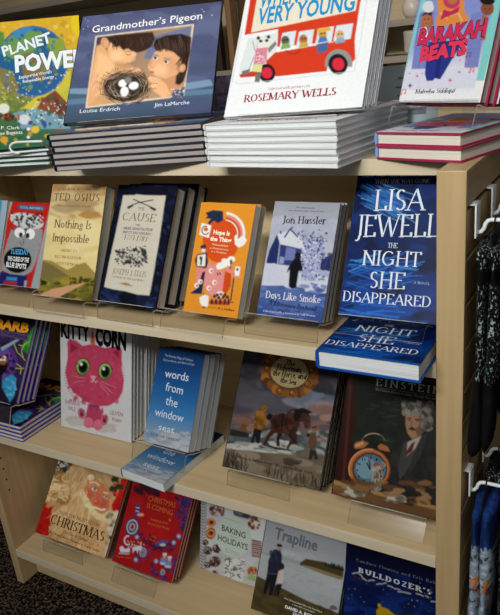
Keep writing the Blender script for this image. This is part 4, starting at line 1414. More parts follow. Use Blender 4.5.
a.p([(286, 345), (312, 345), (308, 372), (284, 388), (270, 408), (266, 396), (278, 376), (292, 362)], '4c2c22')
a.p([(268, 345), (284, 348), (312, 380), (300, 384)], '3a2019')
a.arc(290, 295, 26, 44, 60, 250, 4, '17120f'); a.l([(130, 336), (215, 318), (300, 300)], 3, '201a16'); a.l([(252, 264), (246, 336)], 4, '17120f')
a.p([(180, 388), (270, 402), (300, 412), (220, 404)], '2c2c2e')
# boy
a.p([(362, 340), (384, 338), (388, 380), (382, 408), (360, 404), (352, 380)], '6a5238')
a.e(377, 326, 9, 12, '8a6450'); a.p([(368, 318), (386, 314), (388, 322), (368, 324)], '4a3a2c')
a.p([(360, 402), (384, 408), (392, 442), (378, 446), (374, 424), (366, 446), (354, 442)], '34302c')
a.p([(345, 346), (362, 340), (358, 356), (346, 356)], '242022')
a.blobs(120, 10, (262, 448, 312, 462), (5, 12), ['4c443a', '5e5548'], 2.4, 8)
# cartouche
for i in range(26):
    an = 2 * PI * i / 26
    a.e(278 + 100 * math.cos(an), 112 - 76 * math.sin(an) + 10 * math.cos(an), 20, 15, ['6a4420', '8a5c2c', 'a8743c'][i % 3], rot=i * 37)
for x, y in ((200, 42), (188, 88), (366, 62), (374, 118), (240, 178), (290, 186), (210, 110), (350, 150), (190, 60), (368, 100)):
    a.e(x, y, 21, 19, '8f5f2c'); a.arc(x, y, 13, 12, 0, 300, 4, '5a3818'); a.e(x - 3, y - 4, 5, 4, 'c0904c')
a.e(277, 105, 82, 66, '5a3a1c', rot=10)
a.e(277, 104, 77, 61, 'b4a47c', rot=10)
for ln, x0, y0, x1, y1, c in (('The', 258, 72, 298, 82, 22), ('Fisherman,', 224, 92, 326, 106, 22), ('the Horse, and', 208, 114, 344, 133, 22), ('the Sea', 238, 142, 302, 154, 22)):
    a.t(ln, (x0, y0), (x1, y1), c, '221c14', 'r', shear=.2, thick=.2, thin=.09)
a.t('Written by Barbara Joosse', (68, 436), (208, 464), 10, '2c2620', 'r', shear=.2)
a.t('Illustrated by Renee Graef', (222, 468), (366, 498), 10, '2c2620', 'r', shear=.2)
me = book_meshes('p', .208, .24, .0125, a, '34343a', 'hard', 'pages', 'gloss', '2c2c32')
stand('picture_book', me, .0125, 4, (-.437, .054, ZC + .03, .3, 33.6, 0), 'stormy sea picture book with a brown horse', 'on the third shelf', 'horse picture books', .003)

# ---- dark picture book with alarm clock and mouse
a = Art(.197, .27, [(352, 346.2), (462.4, 360.3), (442.5, 521.8), (332.1, 494.1)], (330, 365, 3.844), .9, 1.2)
a.bg('20241e', '242a20', '262c22', '22261e', '1e1e18')
a.p([(60, -60), (118, -60), (80, 450), (20, 440), (30, 300)], '3c201a')
a.p([(82, -60), (95, -60), (58, 450), (45, 450)], '56302a')
a.blobs(121, 60, (105, 40, 300, 350), (14, 34), ['262e24', '20261e', '2c342a', '1c201a'])
R = random.Random(9)
for i in range(16):
    x, y = R.uniform(120, 260), R.uniform(110, 300)
    a.l([(x, y), (x + R.uniform(10, 30), y + R.uniform(-3, 6)), (x + R.uniform(30, 60), y + R.uniform(-4, 10))], 1.6, '4a5446')
a.p([(10, 440), (430, 560), (430, 640), (0, 520)], ['8a6a44', '7a5c3a', '4c3826', '5c4430'])
a.p([(10, 440), (120, 470), (420, 545), (420, 560), (8, 456)], 'a5835a')
# man
a.p([(285, 300), (235, 345), (225, 440), (225, 490), (420, 535), (440, 300), (385, 265), (330, 280)], '2c2c2c')
a.blobs(122, 40, (235, 320, 420, 520), (12, 30), ['302f30', '282828', '383636', '242424'], 1.6, 60)
a.p([(285, 300), (330, 278), (380, 262), (340, 330), (290, 420), (268, 440), (262, 390)], '4a4848')
a.p([(300, 296), (340, 276), (356, 270), (330, 320), (296, 350)], 'a9a298')
a.p([(316, 300), (330, 292), (318, 330), (294, 348), (292, 336)], '5c2820')
a.p([(356, 268), (376, 262), (350, 350), (300, 430), (318, 360)], '3c3a3a')
a.p([(292, 195), (310, 172), (350, 170), (368, 200), (366, 240), (346, 272), (318, 284), (300, 262), (292, 230)], 'a58064')
a.p([(344, 190), (372, 210), (366, 250), (340, 280), (330, 250), (346, 225)], '7c5c48')
a.blobs(123, 60, (282, 145, 392, 185), (7, 15), ['8a867e', 'a09c94', '6c6862', '4c4842'])
a.blobs(124, 40, (355, 175, 395, 250), (7, 14), ['6c6862', '8a867e', '3c3834'])
a.blobs(125, 10, (282, 165, 298, 200), (4, 8), ['8a867e'])
a.l([(298, 206), (316, 202)], 4, '2a221e'); a.l([(328, 206), (348, 210)], 4, '2a221e')
a.e(308, 212, 4, 3, '1c1614'); a.e(338, 214, 4, 3, '1c1614')
a.p([(300, 244), (318, 236), (336, 248), (320, 252)], '3a322e'); a.l([(318, 212), (312, 234), (320, 238)], 3, '7c5640')
# clock
a.arc(168, 298, 46, 36, 10, 195, 6, '6c5c50'); a.arc(168, 298, 46, 36, 60, 140, 3, 'b4a494')
a.p([(92, 310), (100, 296), (128, 290), (150, 300), (130, 318), (96, 322)], 'a57048')
a.p([(184, 312), (196, 302), (222, 312), (232, 332), (212, 330), (188, 322)], 'a57048')
a.p([(96, 306), (126, 294), (132, 302), (100, 316)], 'd09c6c')
a.e(152, 400, 82, 80, '8a5430', rot=10)
a.arc(152, 400, 74, 72, 0, 360, 8, 'b87848'); a.arc(152, 400, 79, 77, 80, 200, 4, 'd8a074')
a.e(155, 402, 66, 64, '1c2830')
a.e(155, 402, 62, 60, '5c7888')
a.e(140, 395, 40, 42, '7c98a4')
for i, n_ in enumerate(('12', '1', '2', '3', '4', '5', '6', '7', '8', '9', '10', '11')):
    an = PI / 2 - i * PI / 6
    x, y = 155 + 50 * math.cos(an), 404 - 48 * math.sin(an)
    a.t(n_, (x - 3 * len(n_), y + 4), (x + 3 * len(n_), y + 5), 9, '17181a', bold=.03)
a.l([(155, 402), (150, 362)], 4, '141414'); a.l([(155, 402), (142, 375)], 5, '141414'); a.l([(155, 402), (160, 345)], 2, '141414')
# mouse
a.p([(168, 400), (190, 385), (205, 395), (208, 425), (196, 450), (200, 480), (175, 490), (158, 478), (160, 440)], '8c8478')
a.e(180, 384, 13, 10, '8c6048'); a.e(205, 382, 12, 10, 'a09484'); a.e(186, 400, 16, 12, 'a89c8c')
a.blobs(126, 24, (165, 400, 205, 480), (5, 10), ['9c9488', '6c6458', 'b4aa9c', '5c5448'], 1.4, 70)
a.arc(225, 430, 30, 60, 100, 260, 3, '4c443c')
a.l([(158, 476), (150, 492)], 6, '3a2a20'); a.l([(96, 462), (105, 452)], 6, '6c4028'); a.l([(200, 478), (208, 492)], 5, '3a2a20')
for pts in ([(52, 485), (95, 466), (140, 488), (135, 505), (80, 505)], [(222, 500), (240, 486), (292, 505), (298, 530), (222, 522)]):
    a.p(pts, 'a49c8c'); a.blobs(len(pts), 14, (pts[0][0], pts[1][1], pts[2][0], pts[3][1]), (4, 10), ['8a8478', 'b9b2a4', '6c665c'], 2.4, 8)
a.blobs(127, 30, (10, 445, 400, 540), (6, 14), ['8c6c46', '6a4e32', 'a08058'], 3, 14)
a.t('EINSTEIN', (176, 76), (440, 112), 26, 'c4c8c4', 'r', thick=.13, thin=.07, track=.22)
a.l([(175, 84), (440, 122)], 1.6, '8a8e88')
a.t('The Fantastic Journey of a Mouse Through Time and Space', (175, 96), (440, 138), 9, 'a4a8a2', 'r')
me = book_meshes('p', .197, .27, .014, a, '1e1c1a', 'hard', 'pages', 'gloss', '1a1815')
stand('picture_book', me, .014, 1, (-.202, .054, ZC + .03, .1, 27.9, 0), 'dark picture book with a copper alarm clock', 'on the third shelf', 'alarm clock picture books')

# ================================================================== bottom shelf
a = Art(.241, .235, [(64.6, 445.1), (134, 463), (104.9, 558.1), (35.5, 532.1)], (30, 455, 4.762), 1.5)
a.bg('8c7458', 'a88a64', 'b4966c', 'b49468', 'a88458')
a.blobs(131, 90, (30, 20, 470, 490), (14, 34), ['b89a70', 'a88860', 'c4a67c', '9c7c54'], 1.8, 50)
a.p([(130, 10), (210, 30), (190, 90), (140, 100), (110, 80)], '34382c')
a.blobs(132, 26, (120, 25, 200, 95), (6, 12), ['8c9088', '3c4438', 'b4b6ae', '2c3028'])
a.p([(60, 230), (120, 220), (130, 250), (90, 340), (95, 390), (20, 370)], 'a01c16')
a.blobs(133, 30, (30, 240, 110, 380), (8, 16), ['b02620', '8c1814', 'a82018'])
a.blobs(134, 70, (85, 90, 190, 225), (10, 22), ['c4a478', 'a88658', 'd4b88c', '8c6a42'], 1.4)
a.p([(440, 110), (470, 115), (440, 270), (395, 270), (390, 235), (420, 190)], 'a8201a')
a.blobs(135, 20, (400, 130, 460, 265), (8, 16), ['b42a22', '94181a'])
a.blobs(138, 90, (100, 200, 380, 470), (8, 20), ['bc9c70', 'c8aa7e', 'ac8a5e', 'b89468'], 2.4, 120)
R = random.Random(12)
for i in range(160):
    x, y = R.uniform(110, 340), R.uniform(90, 470)
    an = 2.3 - (x - 110) / 230 * .9 + R.uniform(-.25, .25)
    ln = R.uniform(20, 60)
    a.l([(x, y), (x + ln * math.cos(an), y + ln * math.sin(an))], R.uniform(1.5, 4), R.choice(['d4bc90', '9a784e', 'c4a678', 'ac8a5e', 'dcc8a0']), .6, .7)
a.p([(250, 160), (290, 112), (350, 135), (385, 190), (382, 262), (345, 300), (290, 270), (255, 215)], 'b87454', 1.2)
a.e(282, 190, 24, 24, 'ac5640', soft=2.5, alpha=.8)
a.e(350, 232, 24, 26, 'a84e3c', soft=2.5, alpha=.8)
a.e(300, 150, 30, 12, 'c08466', rot=25, soft=1.5)
a.e(308, 163, 14, 8, 'd8ccba', rot=25); a.e(311, 163, 6, 7, '2c3440'); a.l([(290, 156), (310, 152), (326, 164)], 3, '6c3c2c')
a.l([(284, 132), (312, 130), (334, 146)], 9, 'd4bc94')
a.e(362, 200, 9, 6, 'd8ccba', rot=40); a.e(363, 201, 5, 5, '2c3440'); a.l([(350, 190), (372, 198)], 3, '6c3c2c'); a.l([(352, 178), (376, 184)], 7, 'd4bc94')
a.p([(322, 178), (338, 184), (340, 220), (330, 240), (306, 234), (304, 216)], 'b8664c', .8)
a.e(318, 226, 14, 13, 'b4523c'); a.e(314, 220, 5, 4, 'd89478')
a.l([(300, 252), (318, 262), (340, 256)], 5, '8c3428')
for i in range(36):
    t_ = i / 35
    x, y = 246 + 136 * t_, 176 + 122 * math.sin(t_ * 2.15)
    a.e(x, y, 15, 12, ['d8c49c', 'c8b084', 'e0cea8', 'b89c70'][i % 4], rot=i * 23, soft=1., alpha=.9)
a.l([(262, 238), (290, 250), (312, 250)], 9, 'dccaa4'); a.l([(312, 250), (340, 262), (362, 258)], 9, 'dccaa4')
a.e(292, 108, 17, 16, 'd4bc94'); a.e(288, 104, 9, 8, 'e0cea8')
a.p([(180, 60), (230, 45), (280, 80), (262, 150), (235, 190), (205, 150)], 'b8966a', 2., .6)
R = random.Random(14)
for i in range(70):
    x, y = R.uniform(180, 275), R.uniform(55, 190)
    a.l([(x, y), (x - R.uniform(5, 25), y + R.uniform(15, 40))], R.uniform(1.5, 3.5), R.choice(['d4bc90', '9a784e', 'c4a678', 'dcc8a0']), .5, .7)
for i in range(14):
    a.arc(R.uniform(100, 175), R.uniform(100, 215), R.uniform(8, 20), R.uniform(6, 14), R.uniform(0, 180), R.uniform(220, 380), 4, R.choice(['d4bc90', '8a683e', 'dcc8a0']))
for x, y in ((410, 115), (400, 160), (432, 150)):
    a.p([(x - 22, y), (x - 8, y - 16), (x + 4, y - 8), (x + 20, y - 14), (x + 14, y + 6), (x + 18, y + 18), (x, y + 12), (x - 16, y + 16)], '24402a')
a.e(412, 140, 5, 5, 'b02a20'); a.e(422, 132, 5, 5, 'b02a20')
a.p([(390, 260), (440, 300), (400, 490), (350, 480), (380, 340)], 'b0a890')
a.blobs(139, 40, (370, 270, 440, 480), (7, 15), ['c0b8a0', '8c8064', '5c4a34', 'a89c80'])
a.blobs(140, 20, (380, 390, 410, 490), (7, 13), ['4c3426', '6c4a34'])
a.t("'TWAS THE NIGHT BEFORE", (135, 278), (338, 345), 16, '6c4a34', 'r', thick=.13)
a.t('CHRISTMAS', (94, 322), (350, 412), 46, '3c2420', 'r', thick=.14, thin=.06)
a.t('The Classic Edition', (155, 368), (272, 414), 13, '6c4a34', 'r', shear=.2)
a.t('By Clement C. Moore  Illustrated by Charles Santore', (90, 368), (330, 464), 10, '5c3c2c', 'r', shear=.2)
me = book_meshes('p', .241, .235, .012, a, '7c2018', 'hard', 'pages', 'gloss', '6c1a16')
stand('picture_book', me, .012, 1, (-1.065, .05, ZD + .03, .2, 40.6, -.3), 'picture book with a bearded old man in red', 'on the bottom shelf', 'bearded man picture books')

# ---- red folk-art book
a = Art(.178, .21, [(134.8, 475.2), (193.1, 491.8), (170.8, 583.4), (112.4, 560.9)], (105, 475, 4.548), 1.45)
a.bg('84141a', '8e161a', '94181c', '90161a')
a.blobs(141, 30, (30, 30, 420, 480), (20, 40), ['8e171b', '88151a', '981a1e'])
a.blobs(142, 40, (140, 45, 240, 90), (5, 12), ['3c1420', '2c1828', '5c1a22'], 2, 30)
a.blobs(143, 46, (325, 100, 400, 255), (4, 9), ['22224c', '2c2c60', '1c1c3c', '343a74'], 2.2, 40)
a.blobs(144, 36, (135, 260, 225, 420), (2, 5), ['1e1c38', '2c2c58', '3a3a70'], 2.4, 60)
a.blobs(145, 30, (210, 315, 320, 345), (2, 5), ['1e1c38', '2c2c58'], 2.4, 10)
a.blobs(146, 34, (200, 400, 310, 490), (3, 7), ['26264e', '4c2040', '34346c'], 2, 30)
a.blobs(147, 26, (300, 370, 340, 460), (3, 7), ['5c2048', '34306c'], 2, 60)
R = random.Random(77)
for i in range(60):
    t_ = i / 59
    x, y = 150 + 170 * t_ ** 1.2, 255 + 95 * math.sin(t_ * 2.4) - 30 * t_
    an = R.uniform(0, 6.28)
    a.l([(x, y), (x + 14 * math.cos(an), y + 14 * math.sin(an))], 3.2, R.choice(['201c34', '2a2448', '1a1626']))
for i in range(70):
    x, y = R.uniform(328, 400), R.uniform(95, 255)
    an = R.uniform(-.6, .3)
    a.l([(x, y), (x + 16 * math.cos(an), y + 16 * math.sin(an))], 4, R.choice(['2c3470', '363c7c', '20244c', '8e161a']))
for x, y, r in ((123, 237, 1), (172, 352, .62), (262, 442, .4)):
    a.e(x, y, 32 * r, 42 * r, '222a5c', rot=10); a.e(x, y, 26 * r, 34 * r, 'b4a9a0', rot=10); a.e(x, y, 21 * r, 28 * r, '2c4484', rot=10); a.e(x, y, 14 * r, 18 * r, 'a4908c', rot=10); a.e(x, y, 8 * r, 11 * r, '8a1c24', rot=10)
a.p([(142, 140), (156, 128), (158, 180), (150, 190), (134, 186)], '2c3c74')
a.l([(140, 150), (156, 152)], 4, 'b4b0b0'); a.l([(138, 165), (154, 168)], 4, 'b4b0b0'); a.e(160, 182, 16, 7, 'c08a84')
a.arc(104, 298, 16, 20, 70, 300, 7, 'b4b4b8', rot=0)
a.p([(66, 330), (78, 322), (90, 338), (112, 330), (112, 352), (70, 352)], 'b4bcc8'); a.l([(62, 356), (110, 360)], 3, 'b4bcc8')
a.p([(124, 330), (150, 322), (168, 325), (164, 345), (150, 342), (146, 360), (142, 342), (132, 344), (126, 358)], 'b8b8bc'); a.l([(160, 325), (165, 305)], 3, 'b8b8bc')
a.e(255, 312, 26, 12, '34508c', rot=-10); a.p([(275, 300), (290, 295), (282, 312)], '34508c'); a.e(262, 318, 14, 7, 'a8a8a4')
for x, y in ((268, 378), (290, 392)):
    a.p([(x - 14, y), (x + 12, y + 2), (x + 10, y + 30), (x - 18, y + 28)], '5c7cac'); a.e(x + 2, y - 8, 9, 10, 'b48a74'); a.e(x + 4, y - 17, 10, 6, 'b8b8bc'); a.p([(x - 18, y + 18), (x + 10, y + 22), (x + 6, y + 32), (x - 16, y + 28)], 'b0b0ac')
for x, y in ((145, 283), (140, 385), (232, 392), (312, 308), (335, 280)):
    a.e(x, y, 10, 11, '5c7cac'); a.e(x, y, 5, 5, 'b4b4b0')
a.blobs(148, 20, (100, 300, 180, 330), (1.5, 3), ['c4c0c0'])
a.t('CHRISTMAS', (194, 118), (318, 150), 24, 'a8642c', bold=.0)
a.t('IS COMING', (188, 150), (304, 186), 24, 'a8642c', bold=.0)
a.t('Traditions from', (204, 207), (284, 226), 12, 'a8642c')
a.t('Around the World', (192, 224), (290, 252), 12, 'a8642c')
a.t('Monika Utnik', (52, 374), (120, 382), 8, 'a8642c'); a.t('with Ewa', (208, 282), (232, 290), 10, 'a8642c'); a.t('Poklewska', (204, 298), (226, 304), 9, 'a8642c')
a.p([(288, 205), (294, 198), (300, 207), (294, 216)], 'a8642c')
me = book_meshes('p', .178, .21, .011, a, '7c1418', 'hard', 'pages', 'matte', '26122a')
stand('picture_book', me, .011, 3, (-.799, .049, ZD + .03, -.7, 37.6, 0), 'red folk-art picture book with gold title', 'on the bottom shelf', 'red folk-art picture books', .0015)

# ---- baking book
a = Art(.178, .235, [(202.6, 475.3), (268.6, 492.7), (264.8, 590.6), (200.3, 568.2)], (195, 495, 6.25), 1.9)
a.bg('8e9092', '94969a', '9a9c9e', '96989a')
a.blobs(151, 50, (50, -60, 460, 590), (20, 50), ['8c8e92', '9ea0a2', '949698'])
for i in range(34):
    y = -120 + i * 19
    a.l([(36, y), (56, y + 14), (76, y + 2)], 4.5, '26282c')
    a.l([(36, y + 9), (56, y + 23), (76, y + 11)], 2, '5c5e62')
def bake(x, y, rx, ry, c1, c2, seed, n=20):
    a.e(x, y, rx, ry, c1, rot=8)
    a.blobs(seed, n, (x - rx * .7, y - ry * .7, x + rx * .7, y + ry * .7), (rx * .12, rx * .3), c2)
bake(140, 100, 52, 38, '8c8480', ['4c2c28', 'a49c98', '3a2624', '6c4440'], 1, 30)
for x, y in ((104, 175), (102, 242)):
    a.e(x, y, 30, 26 if y < 200 else 38, '7c4c28', rot=10); a.arc(x, y, 22, 20, 0, 360, 8, 'b0784a'); a.e(x + 4, y - 3, 11, 9, '3c2418')
for x, y, r in ((142, 338, 30), (84, 350, 28), (128, 418, 36), (82, 440, 20), (130, 492, 20), (70, 300, 20)):
    bake(x, y, r, r * .95, '4c3230', ['7c7472', '34201e', '9c9492', '5c3c38', '2a1a1a'], int(x), 26)
a.p([(195, 400), (310, 400), (300, 560), (180, 500)], 'a8a8a6')
R = random.Random(4)
for i in range(30):
    x, y = R.uniform(190, 305), R.uniform(395, 540)
    a.l([(x, y), (x + R.uniform(-25, 25), y + R.uniform(-18, 18)), (x + R.uniform(-30, 30), y + R.uniform(-20, 25))], R.uniform(3, 6), R.choice(['34302e', '5c5854', '24221f']))
a.p([(330, 110), (445, 170), (420, 300), (340, 260)], 'a4a8aa')
bake(372, 175, 46, 52, 'a49c90', ['5c3424', '7c4c30', 'b4aca0', '3c2418'], 5, 34)
for i in range(9):
    a.l([(358, 285 + i * 12), (418, 296 + i * 12)], 8, '7c4424' if i % 2 else '56301c')
bake(362, 475, 34, 26, '8c6c44', ['6c3424', 'b09c7c', '8c4c2c'], 6, 26)
a.p([(335, 500), (385, 508), (380, 545), (332, 530)], '7c8c5c')
a.blobs(152, 30, (260, 108, 330, 140), (8, 16), ['3c4048', '5c6068', '2c3038'], 2, 10)
a.e(245, 262, 110, 132, '98a298', rot=-8)
a.t('BAKING', (170, 222), (318, 275), 36, '3a4440', bold=.015, track=.1)
a.t('FOR THE', (222, 262), (268, 276), 9, '5c6660')
a.t('HOLIDAYS', (146, 284), (332, 348), 36, '3a4440', bold=.015)
a.t('50+ Treats for a', (192, 340), (282, 372), 8, '5c6660'); a.t('Festive Season', (194, 354), (280, 386), 8, '5c6660')
a.t('A RECIPE COLLECTION', (190, 150), (290, 182), 7, '5c6660')
me = book_meshes('p', .178, .235, .016, a, '8a8c8e', 'hard', 'pages_white', 'matte', '7c7e82')
stand('cookbook', me, .016, 1, (-.605, .138, ZD + .0046, 0, 15, 0), 'pale cookbook with baked treats around an oval title', 'on the bottom shelf', 'cookbooks')

# ---- grey seascape book
a = Art(.193, .25, [(272.2, 491.6), (354.3, 512.1), (334.5, 637.8), (251.4, 608.6)], (245, 515, 4.76), 1.8)
a.bg('7e8287', '7e8287')
a.p([(75, 175), (260, 225), (470, 300), (440, 470), (180, 350), (60, 290)], '85898b')
a.blobs(161, 40, (120, 190, 450, 440), (14, 30), ['868a8c', '8c9091', '808486'], 3, 14)
a.p([(70, 170), (180, 198), (300, 230), (470, 275), (470, 300), (250, 235), (70, 182)], '767a7c')
a.p([(262, 228), (290, 208), (380, 224), (470, 262), (464, 304), (400, 285), (330, 255), (262, 240)], '3c341c')
a.p([(262, 234), (330, 250), (464, 295), (460, 310), (380, 285), (300, 255)], '6c6048')
R = random.Random(2)
for i in range(26):
    x = R.uniform(380, 468)
    y = 228 + (x - 380) * .28
    a.p([(x - 6, y + 14), (x, y - R.uniform(4, 16)), (x + 6, y + 14)], '1e1e16')
for x, y in ((230, 296), (250, 283), (192, 323), (262, 312)):
    a.l([(x - 8, y + 2), (x, y - 1), (x + 9, y + 2)], 2, '5c6266')
a.p([(58, 290), (180, 350), (300, 410), (450, 470), (440, 640), (0, 560)], '423a20')
for q in ((20, 340, 110, 560), (100, 385, 230, 560), (230, 440, 440, 560)):
    a.blobs(162, 24, q, (10, 22), ['463d22', '3c341c', '4c4428', '382f1a'], 2, 24)
a.p([(135, 165), (165, 160), (176, 190), (174, 250), (184, 235), (186, 255), (165, 268), (160, 282), (105, 280), (112, 215)], '1c2030')
a.blobs(163, 16, (118, 180, 168, 275), (6, 12), ['22283c', '1a1e2c'], 1.4, 80)
a.p([(105, 278), (158, 282), (130, 384), (112, 382), (120, 320), (100, 378), (86, 372)], '14141a')
a.e(162, 156, 11, 14, '8c7468'); a.p([(148, 146), (156, 136), (172, 138), (180, 152), (160, 152)], '1a1c24'); a.p([(158, 160), (170, 162), (166, 176)], '7c3c30')
a.p([(160, 268), (182, 256), (186, 296), (178, 326), (150, 326)], '9c948c')
a.e(174, 244, 13, 16, '201c1c'); a.p([(150, 328), (178, 328), (160, 388), (150, 388), (154, 350), (146, 386), (134, 384)], '18181c')
a.t('Trapline', (138, 108), (342, 172), 52, '555d62', bold=.03)
a.t('From the team behind When We Were Alone', (186, 398), (366, 466), 8, 'b8b8b4'); a.t('a story told in two tongues', (226, 428), (330, 466), 7, 'b8b8b4')
a.t('DAVID A. ROBERTSON', (190, 442), (400, 520), 14, 'd4d4d0', bold=.04); a.t('JULIE FLETT', (225, 476), (300, 506), 14, 'd4d4d0', bold=.04)
me = book_meshes('p', .193, .25, .0115, a, '34322c', 'hard', 'pages_white', 'matte', '2c2a24')
stand('picture_book', me, .0115, 2, (-.413, .058, ZD + .03, .5, 34, .3), 'grey seascape picture book with two dark figures', 'on the bottom shelf', 'seascape picture books', .002)

# ---- night-sky book
a = Art(.205, .28, [(347.9, 514.3), (454.2, 542.5), (443.6, 681.2), (341.4, 643.6)], (340, 535, 5.0), 1.2)
a.bg('0c0c12', '0e0f1a', '12193a', '16285c', '1c387c', '1a3270', '141c3c')
a.blobs(171, 40, (20, 200, 560, 420), (20, 44), ['142250', '18306c', '101a40'], 2, 14)
a.blobs(172, 60, (30, 220, 560, 440), (1.2, 2.6), ['d4d8e4', '8c94b4', 'a8b0c8'])
a.blobs(173, 34, (120, 380, 520, 520), (14, 30), ['1a2a20', '22382c', '16221c'])
a.p([(180, 370), (200, 350), (240, 365), (275, 395), (300, 440), (200, 520), (185, 440)], 'a88a1c'); a.e(195, 345, 8, 10, 'b0901e')
a.p([(215, 400), (250, 390), (268, 420), (225, 440)], '2c3440')
a.blobs(174, 10, (60, 200, 160, 215), (4, 8), ['3c2c34', '241c24'], 2.4, 14)
a.t('Candace Fleming and Eric Rohmann', (78, 122), (560, 262), 14, '6c7078', 'r', track=.16)
a.t("BULLDOZER'S", (90, 178), (466, 296), 24, 'b8bcbc', 'r', thick=.24, thin=.13, track=.22)
for x0, y0, x1, y1 in ((58, 186, 92, 182), (92, 186, 112, 206), (108, 208, 130, 222), (136, 222, 172, 220), (180, 240, 212, 238), (214, 236, 232, 234), (236, 246, 268, 258), (270, 262, 300, 268), (288, 276, 356, 288), (380, 286, 420, 300), (428, 298, 446, 308), (455, 326, 490, 332)):
    a.l([(x0, y0), ((x0 + x1) / 2, (y0 + y1) / 2 - 3), (x1, y1)], 6, '9a9ea0')
me = book_meshes('p', .205, .28, .012, a, '10101a', 'hard', 'pages', 'gloss', '0e0e16')
stand('picture_book', me, .012, 1, (-.21, .073, ZD + .0035, 0, 14, 0), 'night-blue picture book with a yellow machine', 'on the bottom shelf', 'night sky picture books')

# ================================================================== clear stands
S2, S3, S4 = 'on the second shelf', 'on the third shelf', 'on the bottom shelf'
easel(-1.088, .05, ZB + .03, .03, 0, 25.7, .1, (0.016, 1, 0, 0.5), 'clear acrylic easel under the pale blue paperback at far left ' + S2)
easel(-.972, .039, ZB + .03, .03, 0, 25.7, .133, (0.016, 1, 0, 0.5), 'clear acrylic easel under the red screaming-face comic')
easel(-.807, .008, ZB + .03, .03, 0, 25.5, .136, (0.027, 1, 0, 0.5), 'clear acrylic easel under the golden landscape book', ledge=.013, run=.004)
easel(-.643, .016, ZB + .03, .03, -1.5, 29.3, .136, (0.0305, 3, 0.001, 0.33), 'clear acrylic easel under the navy history hardcovers', ledge=.012, run=.006)
easel(-.489, .018, ZB + .03, .03, -2.5, 27.3, .136, (0.0175, 2, 0.0005, 0.5), 'clear acrylic easel under the orange paperbacks', ledge=.013, run=.013)
easel(-.329, .036, ZB + .03, .03, -.8, 29.6, .136, (0.0125, 3, 0.0025, 0.5), 'clear acrylic easel under the snow scene paperbacks', ledge=.011, run=.008)
easel(-.156, .032, ZB + .0492, .0185, -.2, 28.3, .136, (0.03, 1, 0, 0.5), 'clear acrylic easel under the standing deep blue novel', ledge=.013, run=.02)
easel(-1.085, .008, -.528, .0512, 0, 33, .125, (0.0105, 4, 0.0035, 0.5), 'clear acrylic easel on the purple graphic novel stack')
easel(-.64, .041, ZC + .0545, .0339, -1.5, 28.7, .136, (0.0195, 4, 0.0003, 0.8), 'clear acrylic easel standing on the flat sky blue paperback', ledge=.012, run=.012)
easel(-.42, .054, ZC + .03, .03, .3, 33.6, .136, (0.0125, 4, 0.003, 0.5), 'clear acrylic easel under the horse picture books', ledge=.009, run=.008)
easel(-.161, .054, ZC + .03, .03, .1, 27.9, .134, (0.014, 1, 0, 0.5), 'clear acrylic easel under the alarm clock book', ledge=.011, run=.022)
easel(-1.023, .05, ZD + .0285, .0285, 0, 40.6, .136, (0.012, 1, 0, 0.5), 'clear acrylic easel under the bearded man book', ledge=.013, run=.008)
easel(-.782, .049, ZD + .03, .03, -.7, 37.6, .13, (0.011, 3, 0.0015, 0.5), 'clear acrylic easel under the red folk-art books', ledge=.012, run=.02)
easel(-.385, .058, ZD + .03, .03, .5, 34, .136, (0.0115, 2, 0.002, 0.5), 'clear acrylic easel under the grey seascape books', ledge=.012, run=.015)
ca, sa = math.cos(math.radians(18.4)), math.sin(math.radians(18.4))
easel(-.708 + .035 * ca,   .072 + .035 * sa, .0722, .0062, 18.4, 40.4, .15, (0.0105, 1, 0, 0.5), 'clear acrylic easel under the dark blue nest book', ledge=.018, run=.016)
easel(-.33, .076, .0702, .0018, -2, 31.5, .17, (0.0092, 4, 0.0035, 0), 'clear acrylic easel under the red bus books', ledge=.006, run=.002)
ca, sa = math.cos(math.radians(21)), -math.sin(math.radians(21))
easel(-.098 - .008 * ca, .155 - .008 * sa, .0715, .031, -21, 19, .145, (0.0195, 3, 0.002, 0.5), 'clear acrylic easel under the lilac novels', tall=.19, ledge=.006, run=.012)

# wire stand under the globe book
bm = bmesh.new()
wz = .0557
tube(bm, [(-.698, -.001, wz), (-.72, -.001, wz), (-.76, -.001, wz), (-.772, -.001, wz - .002), (-.779, -.001, wz - .006), (-.781, -.001, wz - .011), (-.778, -.001, wz - .016), (-.77, -.001, wz - .019), (-.759, -.001, wz - .02)], .0021, 10)
tube(bm, [(-.698, -.001, wz), (-.702, .006, wz - .002), (-.712, .03, .036), (-.74, .075, .0295), (-.76, .085, .0293), (-.86, .045, .0293), (-.88, .04, .0293)], .0021, 8)
for f in bm.faces:
    f.smooth = True
o = link('wire_book_stand', bm, M['white_metal'])
tag(o, 'white wire book stand with a hooked end below the globe book', 'book stand')

# printed cards behind the top row
M['card'] = noise_mat('pale_card', 'b9c9cf', 'c8d6da', (15, 15, 15), 3, .6)
M['ink_grey'] = noise_mat('grey_ink', '6f7a80', '8a959a', (80, 80, 80), 3, .7)
M['lilac'] = noise_mat('lilac_card', '8d6fa8', 'c8b6cf', (60, 60, 60), 3, .6)


def card(name, x, y, z, w, h, yaw, mat, label, lines, foot=True):
    o = empty(name, (x, y, z), (math.radians(-8) if foot else 0, 0, math.radians(yaw)))
    tag(o, label, 'sign')
    box('card', 0, w, 0, .0012, 0, h, mat, o, 0)
    bm = bmesh.new()
    for (u0, u1, v, hh) in lines:
        bx(bm, u0 * w, u1 * w, -.0003, .0002, v * h, v * h + hh)
    link('printed_lines', bm, M['ink_grey'], o)
    if not foot:
        return o
    bm = bmesh.new()
    bx(bm, w * .1, w * .9, -.004, .016, -.0004, .0015)
    bx(bm, w * .1, w * .9, -.004, -.003, 0, .01)
    link('stand_foot', bm, M['acrylic'], o)
    return o


